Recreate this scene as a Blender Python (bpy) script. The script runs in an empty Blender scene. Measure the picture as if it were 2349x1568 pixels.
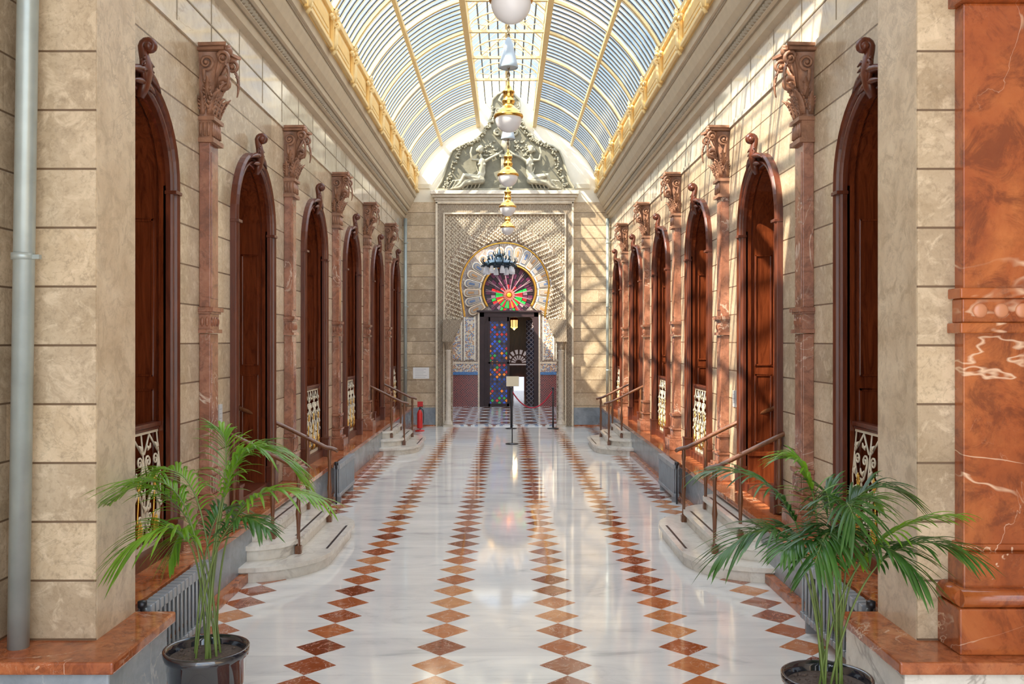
import bpy, math, random, bmesh
from mathutils import Vector, Matrix
random.seed(4)
S=bpy.context.scene; COL=S.collection
sin,cos,pi=math.sin,math.cos,math.pi
H=2.3; W=2.8; YE=24.3; F=2080.0
# ---------------------------------------------------------------- materials
def newmat(name):
    m=bpy.data.materials.new(name); m.use_nodes=True
    nt=m.node_tree; b=nt.nodes['Principled BSDF']; return m,nt,b
def nd(nt,t,**k):
    n=nt.nodes.new(t)
    for a,v in k.items(): setattr(n,a,v)
    return n
def setin(nt,s,v):
    if isinstance(v,(int,float,tuple,list)): s.default_value=v
    else: nt.links.new(v,s)
def mth(nt,op,a,b=None,c=None,clamp=False):
    n=nd(nt,'ShaderNodeMath',operation=op,use_clamp=clamp); setin(nt,n.inputs[0],a)
    if b is not None: setin(nt,n.inputs[1],b)
    if c is not None: setin(nt,n.inputs[2],c)
    return n.outputs[0]
def pos(nt): return nd(nt,'ShaderNodeNewGeometry').outputs['Position']
def noise(nt,vec,scale,detail=4,rough=.55,dist=0):
    n=nd(nt,'ShaderNodeTexNoise'); setin(nt,n.inputs['Vector'],vec)
    n.inputs['Scale'].default_value=scale;n.inputs['Detail'].default_value=detail
    n.inputs['Roughness'].default_value=rough;n.inputs['Distortion'].default_value=dist
    return n.outputs['Fac']
def ramp(nt,fac,stops,interp='LINEAR'):
    r=nd(nt,'ShaderNodeValToRGB'); r.color_ramp.interpolation=interp
    e=r.color_ramp.elements
    while len(e)<len(stops): e.new(.5)
    for i,(p,c) in enumerate(stops):
        e[i].position=p; e[i].color=(c,c,c,1) if isinstance(c,(int,float)) else (*c,1)
    setin(nt,r.inputs[0],fac); return r.outputs[0]
def mix(nt,fac,a,b,mode='MIX'):
    n=nd(nt,'ShaderNodeMix',data_type='RGBA',blend_type=mode)
    setin(nt,n.inputs[0],fac)
    setin(nt,n.inputs[6],(*a,1) if isinstance(a,tuple) else a)
    setin(nt,n.inputs[7],(*b,1) if isinstance(b,tuple) else b)
    return n.outputs[2]
def bump(nt,b,h,st=.3,dist=.02):
    n=nd(nt,'ShaderNodeBump'); n.inputs['Strength'].default_value=st;n.inputs['Distance'].default_value=dist
    nt.links.new(h,n.inputs['Height']); nt.links.new(n.outputs[0],b.inputs['Normal'])
def sep(nt,v):
    n=nd(nt,'ShaderNodeSeparateXYZ'); nt.links.new(v,n.inputs[0]); return n.outputs
def plain(name,c,rough=.5,metal=0,var=.12,scale=6,emis=None,es=0,coat=0,bs=0):
    m,nt,b=newmat(name); p=pos(nt)
    n=noise(nt,p,scale)
    col=ramp(nt,n,[(.3,tuple(x*(1-var) for x in c)),(.7,tuple(min(1,x*(1+var)) for x in c))])
    nt.links.new(col,b.inputs['Base Color']); b.inputs['Roughness'].default_value=rough
    b.inputs['Metallic'].default_value=metal
    if coat: b.inputs['Coat Weight'].default_value=coat
    if emis: b.inputs['Emission Color'].default_value=(*emis,1); b.inputs['Emission Strength'].default_value=es
    if bs: bump(nt,b,noise(nt,p,scale*6),bs,.01)
    return m
def marble(name,c1,c2,vein,scale=1.2,w=.02,rough=.15,c3=None,va=1,fine=.35,big=0,mott=.45):
    m,nt,b=newmat(name); p=pos(nt)
    n1=noise(nt,p,scale*1.6,8,.65,.6)
    st=[(.32,c1),(.62,c2)]
    if c3: st=[(.3,c1),(.5,c2),(.68,c3)]
    base=ramp(nt,n1,st)
    base=mix(nt,ramp(nt,noise(nt,p,scale*9,5,.7),[(.5,0.0),(.8,mott)]),base,tuple(x*.6 for x in c1))
    if mott>.5: base=mix(nt,ramp(nt,noise(nt,p,scale*5,6,.75,.8),[(.48,0.0),(.62,.7)]),base,tuple(x*.75 for x in c1))
    n2=noise(nt,p,scale,5,.55,1.6)
    v=mth(nt,'ABSOLUTE',mth(nt,'SUBTRACT',n2,.5))
    vm=ramp(nt,v,[(0,va),(w,0.0)])
    n3=noise(nt,p,scale*.7,2)
    vm=mth(nt,'MULTIPLY',vm,ramp(nt,n3,[(.50,0.0),(.62,1.0)]))
    n4=noise(nt,p,scale*4,4,.6,1.2)
    v2=ramp(nt,mth(nt,'ABSOLUTE',mth(nt,'SUBTRACT',n4,.52)),[(0,fine*va),(w*.35,0.0)])
    v2=mth(nt,'MULTIPLY',v2,ramp(nt,noise(nt,p,scale*2.1,2),[(.5,0.0),(.6,1.0)]))
    vm=mth(nt,'MAXIMUM',vm,v2)
    if big:
        mp=nd(nt,'ShaderNodeMapping'); nt.links.new(p,mp.inputs[0]); mp.inputs['Rotation'].default_value=(0,.5,.3); mp.inputs['Scale'].default_value=(.6,.6,1.5)
        n5=noise(nt,mp.outputs[0],big,5,.55,.4)
        v5=ramp(nt,mth(nt,'ABSOLUTE',mth(nt,'SUBTRACT',n5,.56)),[(0,.95),(.003,.7),(.006,0.0)])
        v5=mth(nt,'MULTIPLY',v5,ramp(nt,noise(nt,p,2.6,3),[(.40,.1),(.55,1.0)]))
        vm=mth(nt,'MAXIMUM',vm,v5)
    nt.links.new(mix(nt,vm,base,vein),b.inputs['Base Color'])
    b.inputs['Roughness'].default_value=rough
    return m
def palette(name,cols,scale,rough=.3,line=None,lw=.06,es=0,axes='xz'):
    m,nt,b=newmat(name); s=sep(nt,pos(nt))
    u=s[0]; v=s[2] if axes=='xz' else s[1]
    a=mth(nt,'MULTIPLY',mth(nt,'ADD',u,v),scale); c=mth(nt,'MULTIPLY',mth(nt,'SUBTRACT',u,v),scale)
    cb=nd(nt,'ShaderNodeCombineXYZ'); nt.links.new(mth(nt,'FLOOR',a),cb.inputs[0]); nt.links.new(mth(nt,'FLOOR',c),cb.inputs[1])
    wn=nd(nt,'ShaderNodeTexWhiteNoise'); wn.noise_dimensions='2D'; nt.links.new(cb.outputs[0],wn.inputs['Vector'])
    n=len(cols); col=ramp(nt,wn.outputs['Value'],[(i/n,c_) for i,c_ in enumerate(cols)],'CONSTANT')
    if line:
        fa=mth(nt,'ABSOLUTE',mth(nt,'SUBTRACT',mth(nt,'FRACT',a),.5)); fc=mth(nt,'ABSOLUTE',mth(nt,'SUBTRACT',mth(nt,'FRACT',c),.5))
        g=mth(nt,'GREATER_THAN',mth(nt,'MAXIMUM',fa,fc),.5-lw)
        col=mix(nt,g,col,line)
    nt.links.new(col,b.inputs['Base Color']); b.inputs['Roughness'].default_value=rough
    if es: nt.links.new(col,b.inputs['Emission Color']); b.inputs['Emission Strength'].default_value=es
    return m
def stone(name,c1,c2,course=.345,gro=(.13,.08,.045),rough=.2):
    m,nt,b=newmat(name); p=pos(nt); s=sep(nt,p)
    n=noise(nt,p,2.0,9,.72,.4); base=ramp(nt,n,[(.30,c1),(.66,c2)])
    z=mth(nt,'DIVIDE',mth(nt,'SUBTRACT',s[2],2.27-20*course),course)
    hq=mth(nt,'DIVIDE',mth(nt,'ADD',mth(nt,'ADD',s[1],s[0]),mth(nt,'MULTIPLY',mth(nt,'FLOOR',z),.63)),1.25)
    hb=mth(nt,'FLOOR',hq)
    cb=nd(nt,'ShaderNodeCombineXYZ'); nt.links.new(mth(nt,'FLOOR',z),cb.inputs[0]); nt.links.new(hb,cb.inputs[1])
    wn=nd(nt,'ShaderNodeTexWhiteNoise'); wn.noise_dimensions='2D'; nt.links.new(cb.outputs[0],wn.inputs['Vector'])
    tint=ramp(nt,wn.outputs['Value'],[(0,(.68,.65,.62)),(.45,(.88,.87,.85)),(.8,(1.0,.97,.92)),(1,(1.0,1.0,1.0))])
    base=mix(nt,1.0,base,tint,'MULTIPLY')
    spk=noise(nt,p,30,4,.75); base=mix(nt,ramp(nt,spk,[(.50,0.0),(.72,.55)]),base,tuple(x*.5 for x in c1))
    bl=noise(nt,p,7,5,.7,1); base=mix(nt,ramp(nt,bl,[(.52,0.0),(.68,.5)]),base,tuple(min(1,x*1.15) for x in c2))
    vn=ramp(nt,mth(nt,'ABSOLUTE',mth(nt,'SUBTRACT',noise(nt,p,2.6,6,.6,1.4),.5)),[(0,.35),(.012,0.0)])
    base=mix(nt,vn,base,tuple(x*.6 for x in c1))
    f=mth(nt,'ABSOLUTE',mth(nt,'SUBTRACT',mth(nt,'FRACT',mth(nt,'ADD',z,.5)),.5))
    g=ramp(nt,f,[(.012,1.0),(.024,0.0)])
    fv=mth(nt,'ABSOLUTE',mth(nt,'SUBTRACT',mth(nt,'FRACT',mth(nt,'ADD',hq,.5)),.5))
    gv=ramp(nt,fv,[(.0015,.5),(.003,0.0)])
    nt.links.new(mix(nt,mth(nt,'MAXIMUM',g,gv),base,gro),b.inputs['Base Color'])
    b.inputs['Roughness'].default_value=rough
    bump(nt,b,mth(nt,'SUBTRACT',mth(nt,'MULTIPLY',n,.08),g),.4,.012)
    return m
STONE=stone('stone_coursed',(.41,.305,.19),(.68,.55,.39))
STONE_UP=marble('stone_polished',(.46,.39,.30),(.66,.585,.47),(.36,.28,.20),1.1,.015,.08)
STONE_PIER=marble('stone_smooth',(.49,.37,.24),(.66,.54,.385),(.40,.31,.21),1.5,.01,.3,mott=.6)
REDM=marble('red_marble',(.17,.034,.009),(.33,.075,.018),(.74,.50,.33),.75,.004,.12,c3=(.46,.135,.035),fine=.12,big=.75,mott=.6)
LEDGEM=marble('ledge_marble',(.22,.05,.017),(.40,.11,.036),(.75,.52,.36),1.8,.011,.10,c3=(.52,.20,.08),fine=.6,mott=.6)
PINKM=marble('rose_marble',(.18,.065,.036),(.31,.12,.068),(.62,.47,.37),1.6,.012,.14,c3=(.42,.19,.115),mott=.6)
GREYM=marble('grey_marble',(.17,.20,.23),(.29,.33,.37),(.5,.5,.5),1.5,.012,.2)
WHITEM=marble('white_marble',(.54,.50,.43),(.74,.70,.62),(.38,.34,.29),.9,.02,.15)
CAPM=plain('carved_rose_stone',(.28,.135,.08),.42,var=.35,scale=9,bs=.4)
def wood(name,c1,c2,rough=.2,coat=.3):
    m,nt,b=newmat(name); p=pos(nt)
    mp=nd(nt,'ShaderNodeMapping'); nt.links.new(p,mp.inputs[0]); mp.inputs['Scale'].default_value=(6,6,.7)
    n=noise(nt,mp.outputs[0],2.5,6,.65,1.5)
    nt.links.new(ramp(nt,n,[(.3,c1),(.7,c2)]),b.inputs['Base Color']); b.inputs['Roughness'].default_value=rough
    b.inputs['Coat Weight'].default_value=coat; b.inputs['Coat Roughness'].default_value=.10
    return m
WOOD=wood('mahogany',(.06,.011,.004),(.19,.040,.012))
WOODD=wood('mahogany_dark',(.055,.011,.005),(.14,.032,.012),.34,.0)
RAILW=wood('walnut_rail',(.10,.032,.012),(.20,.075,.028),.3,.1)
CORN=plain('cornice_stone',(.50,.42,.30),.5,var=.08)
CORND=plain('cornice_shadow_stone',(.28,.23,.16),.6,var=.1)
YEL=plain('cream_yellow_paint',(.84,.56,.19),.45,var=.06)
YEL2=plain('pale_cream_paint',(.84,.63,.29),.45,var=.06)
RIBM=plain('ivory_rib_paint',(.70,.54,.27),.45,var=.05)
PLAS=plain('white_plaster',(.78,.72,.58),.7,var=.04)
BAR=plain('glazing_bar_paint',(.05,.075,.11),.5,var=.2)
BRASS=plain('brass',(.80,.50,.13),.22,1,var=.08)
GOLD=plain('gold_leaf',(.85,.50,.10),.3,1,var=.1)
IRONW=plain('cream_iron',(.68,.60,.45),.4,var=.1)
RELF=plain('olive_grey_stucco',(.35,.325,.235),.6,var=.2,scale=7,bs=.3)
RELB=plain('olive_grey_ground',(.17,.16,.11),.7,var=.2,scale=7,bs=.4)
GLOBE=plain('opal_glass',(.62,.62,.65),.12,var=.02,emis=(1,.97,.9),es=.05)
CONE=plain('pale_blue_enamel',(.38,.47,.56),.3,var=.05)
DARKM=plain('black_metal',(.03,.03,.035),.35,.6,var=.2)
CHAND=plain('blue_black_metal',(.025,.05,.075),.35,.5,var=.3)
CHAIN=plain('aged_bronze',(.30,.24,.15),.4,.7,var=.2)
RAD=plain('radiator_grey',(.30,.33,.36),.35,.3,var=.06)
PIPE=plain('pipe_grey',(.34,.39,.38),.32,.35,var=.12)
POT=plain('glossy_black_ceramic',(.012,.013,.018),.08,var=.2,coat=1)
SOIL=plain('potting_soil',(.09,.06,.045),.9,var=.5,scale=60,bs=.6)
REDP=plain('red_enamel',(.60,.02,.02),.3,var=.08)
ROPE=plain('red_rope',(.40,.01,.03),.7,var=.2)
PAPER=plain('white_paper',(.80,.80,.79),.6,var=.02)
SIGNC=plain('cream_sign',(.72,.64,.45),.5,var=.04)
INK=plain('grey_ink',(.25,.25,.27),.6,var=.05)
CLEARP=plain('grey_plastic',(.5,.52,.52),.3,var=.05)
COLM=marble('column_marble',(.54,.48,.38),(.72,.65,.54),(.36,.3,.25),2,.02,.25)
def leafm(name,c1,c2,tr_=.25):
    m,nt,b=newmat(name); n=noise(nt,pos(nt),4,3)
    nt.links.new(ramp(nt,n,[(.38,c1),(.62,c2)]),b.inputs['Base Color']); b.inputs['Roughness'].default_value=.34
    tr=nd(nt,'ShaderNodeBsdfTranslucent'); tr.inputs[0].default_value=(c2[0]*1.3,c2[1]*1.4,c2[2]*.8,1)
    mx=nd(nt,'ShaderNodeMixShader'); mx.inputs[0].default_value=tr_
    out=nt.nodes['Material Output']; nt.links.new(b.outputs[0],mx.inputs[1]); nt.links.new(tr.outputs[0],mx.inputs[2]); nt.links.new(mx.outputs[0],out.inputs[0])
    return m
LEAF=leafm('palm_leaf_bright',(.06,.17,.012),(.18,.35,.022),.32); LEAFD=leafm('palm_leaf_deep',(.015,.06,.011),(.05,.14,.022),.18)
STEM=plain('palm_stem',(.10,.15,.03),.4,var=.3)
def glassm():
    m,nt,b=newmat('skylight_glass'); out=nt.nodes['Material Output']
    t=nd(nt,'ShaderNodeBsdfTransparent'); t.inputs[0].default_value=(.93,.96,.98,1)
    g=nd(nt,'ShaderNodeBsdfGlossy'); g.inputs[0].default_value=(.8,.85,.9,1); g.inputs[1].default_value=.1
    mx=nd(nt,'ShaderNodeMixShader'); mx.inputs[0].default_value=.06
    nt.links.new(t.outputs[0],mx.inputs[1]); nt.links.new(g.outputs[0],mx.inputs[2]); nt.links.new(mx.outputs[0],out.inputs[0]); return m
GLASS=glassm()
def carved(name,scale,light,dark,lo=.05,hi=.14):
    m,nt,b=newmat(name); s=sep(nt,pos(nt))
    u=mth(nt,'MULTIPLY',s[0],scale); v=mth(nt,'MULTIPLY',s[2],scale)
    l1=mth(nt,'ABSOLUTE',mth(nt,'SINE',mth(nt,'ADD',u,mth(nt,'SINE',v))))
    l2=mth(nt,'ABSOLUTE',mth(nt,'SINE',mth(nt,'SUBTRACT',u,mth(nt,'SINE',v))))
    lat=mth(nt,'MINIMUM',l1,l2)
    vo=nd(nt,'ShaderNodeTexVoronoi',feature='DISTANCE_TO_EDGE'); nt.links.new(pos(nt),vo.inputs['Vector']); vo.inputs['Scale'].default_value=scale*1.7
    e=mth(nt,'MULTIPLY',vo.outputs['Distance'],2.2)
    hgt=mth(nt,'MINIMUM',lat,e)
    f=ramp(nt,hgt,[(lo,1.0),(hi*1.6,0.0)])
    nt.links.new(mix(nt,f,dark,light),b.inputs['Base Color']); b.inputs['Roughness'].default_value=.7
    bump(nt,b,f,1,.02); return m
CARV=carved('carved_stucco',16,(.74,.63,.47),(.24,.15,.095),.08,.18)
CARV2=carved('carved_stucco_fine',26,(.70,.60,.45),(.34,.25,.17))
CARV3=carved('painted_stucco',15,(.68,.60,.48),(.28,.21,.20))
STUC=plain('stucco_cream',(.72,.62,.47),.7,var=.15,scale=14,bs=.5)
TILE=palette('glazed_tile',[(.05,.10,.28),(.62,.55,.44),(.48,.20,.06),(.10,.22,.38),(.66,.60,.48),(.2,.06,.04)],16,.25,(.6,.53,.42),.1)
DADO=palette('dado_lattice',[(.14,.02,.02),(.19,.035,.03),(.09,.02,.025)],12,.3,(.30,.14,.13),.12)
LATG=palette('stained_lattice',[(.02,.08,.55),(.004,.006,.02),(.85,.22,.01),(.006,.01,.05),(.02,.32,.06),(.01,.06,.32),(.01,.03,.15),(.5,.02,.02),(.008,.03,.14),(.01,.05,.28)],6.2,.4,(.035,.022,.028),.17,es=.35)  # glow put into the coloured panes by emission
LATW=palette('white_lattice',[(.03,.03,.05),(.05,.03,.03)],6.5,.4,(.26,.23,.24),.12)
def em(name,c,s):
    m,nt,b=newmat(name); b.inputs['Base Color'].default_value=(*c,1); b.inputs['Emission Color'].default_value=(*c,1); b.inputs['Emission Strength'].default_value=s; b.inputs['Roughness'].default_value=.3
    return m
SG=[em('glass_red',(.65,.01,.01),.6),em('glass_green',(.01,.45,.04),.8),em('glass_orange',(.95,.25,.01),.9),em('glass_violet',(.085,.012,.04),.2),em('glass_pink',(.38,.22,.25),.25),em('glass_dark',(.02,.006,.012),.1)]  # emission in the panes stands in for light from behind
BRIGHT=em('doorway_glow',(.80,.84,.95),1.0); DIML=em('dim_fanlight',(.50,.42,.42),.45); LANT=em('lantern_glow',(1,.6,.2),1.2)  # brightness of corridor doorway and fanlight put in as emission
def floorm():
    m,nt,b=newmat('marble_floor'); p=pos(nt); s=sep(nt,p)
    gx=mth(nt,'DIVIDE',mth(nt,'SUBTRACT',s[0],.419-9.06),.906); gy=mth(nt,'DIVIDE',mth(nt,'SUBTRACT',s[1],6.42-38.3),.383)
    rx=mth(nt,'ROUND',gx); ry=mth(nt,'ROUND',gy)
    fx=mth(nt,'MULTIPLY',mth(nt,'ABSOLUTE',mth(nt,'SUBTRACT',gx,rx)),.906)
    fy=mth(nt,'MULTIPLY',mth(nt,'ABSOLUTE',mth(nt,'SUBTRACT',gy,ry)),.383)
    dsum=mth(nt,'ADD',fx,fy); dia=mth(nt,'LESS_THAN',dsum,.188)
    cb=nd(nt,'ShaderNodeCombineXYZ'); nt.links.new(rx,cb.inputs[0]); nt.links.new(ry,cb.inputs[1])
    wn=nd(nt,'ShaderNodeTexWhiteNoise'); wn.noise_dimensions='2D'; nt.links.new(cb.outputs[0],wn.inputs['Vector'])
    red=ramp(nt,wn.outputs['Value'],[(0,(.19,.045,.018)),(.35,(.29,.07,.023)),(.7,(.43,.125,.04)),(1,(.58,.25,.095))])
    va=noise(nt,p,5,5,.6,1.5); vv=ramp(nt,mth(nt,'ABSOLUTE',mth(nt,'SUBTRACT',va,.5)),[(0,.55),(.014,0.0)])
    red=mix(nt,vv,red,(.8,.6,.48))
    red=mix(nt,ramp(nt,noise(nt,p,9,6,.7),[(.45,0.0),(.75,.5)]),red,(.16,.03,.012))
    mp=nd(nt,'ShaderNodeMapping'); nt.links.new(p,mp.inputs[0]); mp.inputs['Rotation'].default_value=(0,0,.6); mp.inputs['Scale'].default_value=(1,2.6,1)
    wv=noise(nt,mp.outputs[0],1.1,8,.62,1.2)
    wh=ramp(nt,wv,[(.26,(.48,.475,.46)),(.42,(.71,.695,.66)),(.6,(.79,.77,.72))])
    cb2=nd(nt,'ShaderNodeCombineXYZ'); nt.links.new(mth(nt,'FLOOR',gx),cb2.inputs[0]); nt.links.new(mth(nt,'FLOOR',mth(nt,'ADD',gy,.5)),cb2.inputs[1])
    wn2=nd(nt,'ShaderNodeTexWhiteNoise'); wn2.noise_dimensions='2D'; nt.links.new(cb2.outputs[0],wn2.inputs['Vector'])
    wh=mix(nt,1.0,wh,ramp(nt,wn2.outputs['Value'],[(0,(.88,.88,.89)),(1,(1.0,1.0,1.0))]),'MULTIPLY')
    jy=mth(nt,'GREATER_THAN',fy,.1915-.003)
    wh=mix(nt,mth(nt,'MULTIPLY',jy,.45),wh,(.4,.4,.38))
    nt.links.new(mix(nt,dia,wh,red),b.inputs['Base Color'])
    b.inputs['Roughness'].default_value=.06; b.inputs['Specular IOR Level'].default_value=.9
    return m
FLOOR=floorm()
def floor2m():
    m,nt,b=newmat('geometric_marble_floor'); p=pos(nt); s=sep(nt,p)
    x=mth(nt,'MULTIPLY',s[0],1.5); y=mth(nt,'MULTIPLY',s[1],.9)
    a=mth(nt,'SINE',mth(nt,'MULTIPLY',mth(nt,'ADD',x,y),pi)); c=mth(nt,'SINE',mth(nt,'MULTIPLY',mth(nt,'SUBTRACT',x,y),pi))
    k=mth(nt,'MULTIPLY',a,c)
    col=ramp(nt,mth(nt,'ADD',mth(nt,'MULTIPLY',k,.5),.5),[(0,(.14,.05,.03)),(.3,(.58,.58,.58)),(.52,(.20,.26,.36)),(.72,(.62,.62,.60)),(.9,(.2,.08,.05))],'CONSTANT')
    nt.links.new(col,b.inputs['Base Color']); b.inputs['Roughness'].default_value=.12; return m
FLOOR2=floor2m()
# ---------------------------------------------------------------- mesh builder
class MB:
    def __init__(s): s.v=[];s.f=[];s.m=[];s.s=[]
    def add(s,vs,fs,mi=0,sm=False):
        o=len(s.v); s.v+=[tuple(v) for v in vs]
        for f in fs: s.f.append([i+o for i in f]); s.m.append(mi); s.s.append(sm)
    def box(s,x0,x1,y0,y1,z0,z1,mi=0):
        s.add([(x0,y0,z0),(x1,y0,z0),(x1,y1,z0),(x0,y1,z0),(x0,y0,z1),(x1,y0,z1),(x1,y1,z1),(x0,y1,z1)],
              [(0,3,2,1),(4,5,6,7),(0,1,5,4),(1,2,6,5),(2,3,7,6),(3,0,4,7)],mi)
    def ngon(s,pts,mi=0): s.add(pts,[tuple(range(len(pts)))],mi)
    def prism(s,pts,vec,mi=0,sm=False):
        n=len(pts); vec=Vector(vec); q=[Vector(p)+vec for p in pts]
        s.add(list(pts)+q,[tuple(range(n)),tuple(range(2*n-1,n-1,-1))],mi)
        s.add(list(pts)+q,[(i,(i+1)%n,(i+1)%n+n,i+n) for i in range(n)],mi,sm)
    def grid(s,rows,mi=0,sm=True,closed=False,cap=False):
        n=len(rows[0]); vs=[p for r in rows for p in r]; fs=[]
        for i in range(len(rows)-1):
            for j in range(n if closed else n-1):
                k=(j+1)%n; fs.append((i*n+j,i*n+k,(i+1)*n+k,(i+1)*n+j))
        s.add(vs,fs,mi,sm)
        if cap: s.add(rows[0],[tuple(range(n))],mi); s.add(rows[-1],[tuple(range(n))],mi)
    def tube(s,pts,r,n=8,mi=0,cap=True,flat=1,up=None):
        pts=[Vector(p) for p in pts]; N=len(pts)
        if isinstance(r,(int,float)): r=[r]*N
        T=[(pts[min(i+1,N-1)]-pts[max(i-1,0)]).normalized() for i in range(N)]
        a=Vector(up) if up else (Vector((0,0,1)) if abs(T[0].z)<.9 else Vector((0,1,0)))
        u=T[0].cross(a).normalized(); rows=[]
        for i in range(N):
            u=(u-T[i]*u.dot(T[i]))
            if u.length<1e-6: u=T[i].orthogonal()
            u.normalize(); w=T[i].cross(u)
            rows.append([pts[i]+u*(cos(2*pi*k/n)*r[i])+w*(sin(2*pi*k/n)*r[i]*flat) for k in range(n)])
        s.grid(rows,mi,True,True,cap)
    def lathe(s,prof,c=(0,0,0),n=20,mi=0,cap=False):
        rows=[[(c[0]+r*cos(2*pi*k/n),c[1]+r*sin(2*pi*k/n),c[2]+z) for k in range(n)] for r,z in prof]
        s.grid(rows,mi,True,True,cap)
    def ball(s,c,r,n=10,m=7,mi=0):
        if isinstance(r,(int,float)): r=(r,r,r)
        rows=[[(c[0]+r[0]*sin(pi*i/m)*cos(2*pi*k/n),c[1]+r[1]*sin(pi*i/m)*sin(2*pi*k/n),c[2]-r[2]*cos(pi*i/m)) for k in range(n)] for i in range(m+1)]
        s.grid(rows,mi,True,True)
    def sweep(s,path,prof,mi=0,sm=False,closed=False):
        rows=[[p+nv*a+bv*b for a,b in prof] for p,nv,bv in path]
        s.grid(rows,mi,sm,closed)
    def ribbon(s,pts,wd,side,mi=0,sm=True,th=0,cup=0):
        pts=[Vector(p) for p in pts]; side=Vector(side).normalized(); rows=[]; rows2=[]
        N=len(pts)
        for i,p in enumerate(pts):
            t=(pts[min(i+1,N-1)]-pts[max(i-1,0)]).normalized(); sd=(side-t*side.dot(t)).normalized(); nn=t.cross(sd)
            r=[p-sd*wd[i]+nn*cup*wd[i],p,p+sd*wd[i]+nn*cup*wd[i]]; rows.append(r); rows2.append([q-nn*th for q in r])
        if not th: s.grid(rows,mi,sm)
        else: s.grid([r+r2[::-1] for r,r2 in zip(rows,rows2)],mi,sm,True,True)
    def obj(s,name,mats,parent=None,loc=None,bev=0,recalc=True):
        me=bpy.data.meshes.new(name); me.from_pydata(s.v,[],s.f)
        if not isinstance(mats,(list,tuple)): mats=[mats]
        for m in mats: me.materials.append(m)
        me.polygons.foreach_set('material_index',s.m); me.polygons.foreach_set('use_smooth',s.s); me.update()
        if recalc:
            bm=bmesh.new(); bm.from_mesh(me); bmesh.ops.remove_doubles(bm,verts=bm.verts,dist=1e-5)
            bmesh.ops.recalc_face_normals(bm,faces=bm.faces); bm.to_mesh(me); bm.free()
        o=bpy.data.objects.new(name,me); COL.objects.link(o)
        if parent: o.parent=parent
        if loc: o.location=loc
        if bev:
            md=o.modifiers.new('bevel','BEVEL'); md.width=bev; md.segments=2; md.limit_method='ANGLE'
        return o
def tag(o,label,cat,kind=None,group=None):
    o['label']=label; o['category']=cat
    if kind: o['kind']=kind
    if group: o['group']=group
    return o
def empty(name,loc=(0,0,0)):
    o=bpy.data.objects.new(name,None); o.empty_display_size=.1; COL.objects.link(o); o.location=loc; return o
def copy_tree(root,loc,rz=0,label=None):
    OBJS=list(bpy.data.objects)
    def rec(o,par):
        c=o.copy(); COL.objects.link(c)
        if par: c.parent=par
        for k in [x for x in OBJS if x.parent==o]: rec(k,c)
        return c
    c=rec(root,None); c.location=loc; c.rotation_euler=(0,0,rz)
    if label: c['label']=label
    return c
V=Vector
TN=[0]
def trim(mb,mats,label,cat='trim',bev=0):
    TN[0]+=1; o=mb.obj('trim_%d'%TN[0],mats,bev=bev); tag(o,label,cat,'structure'); return o
def spiral(c,r0,r1,a0,turns,n=22,plane='xz',flip=1):
    out=[]
    for i in range(n+1):
        t=i/n; r=r0+(r1-r0)*t; a=a0+flip*turns*2*pi*t
        p=(c[0]+r*cos(a),c[1],c[2]+r*sin(a)) if plane=='xz' else (c[0],c[1]+r*cos(a),c[2]+r*sin(a))
        out.append(p)
    return out
DC=[6.8+3.15*k for k in range(6)]
PC=[8.375+3.15*k for k in range(5)]
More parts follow.
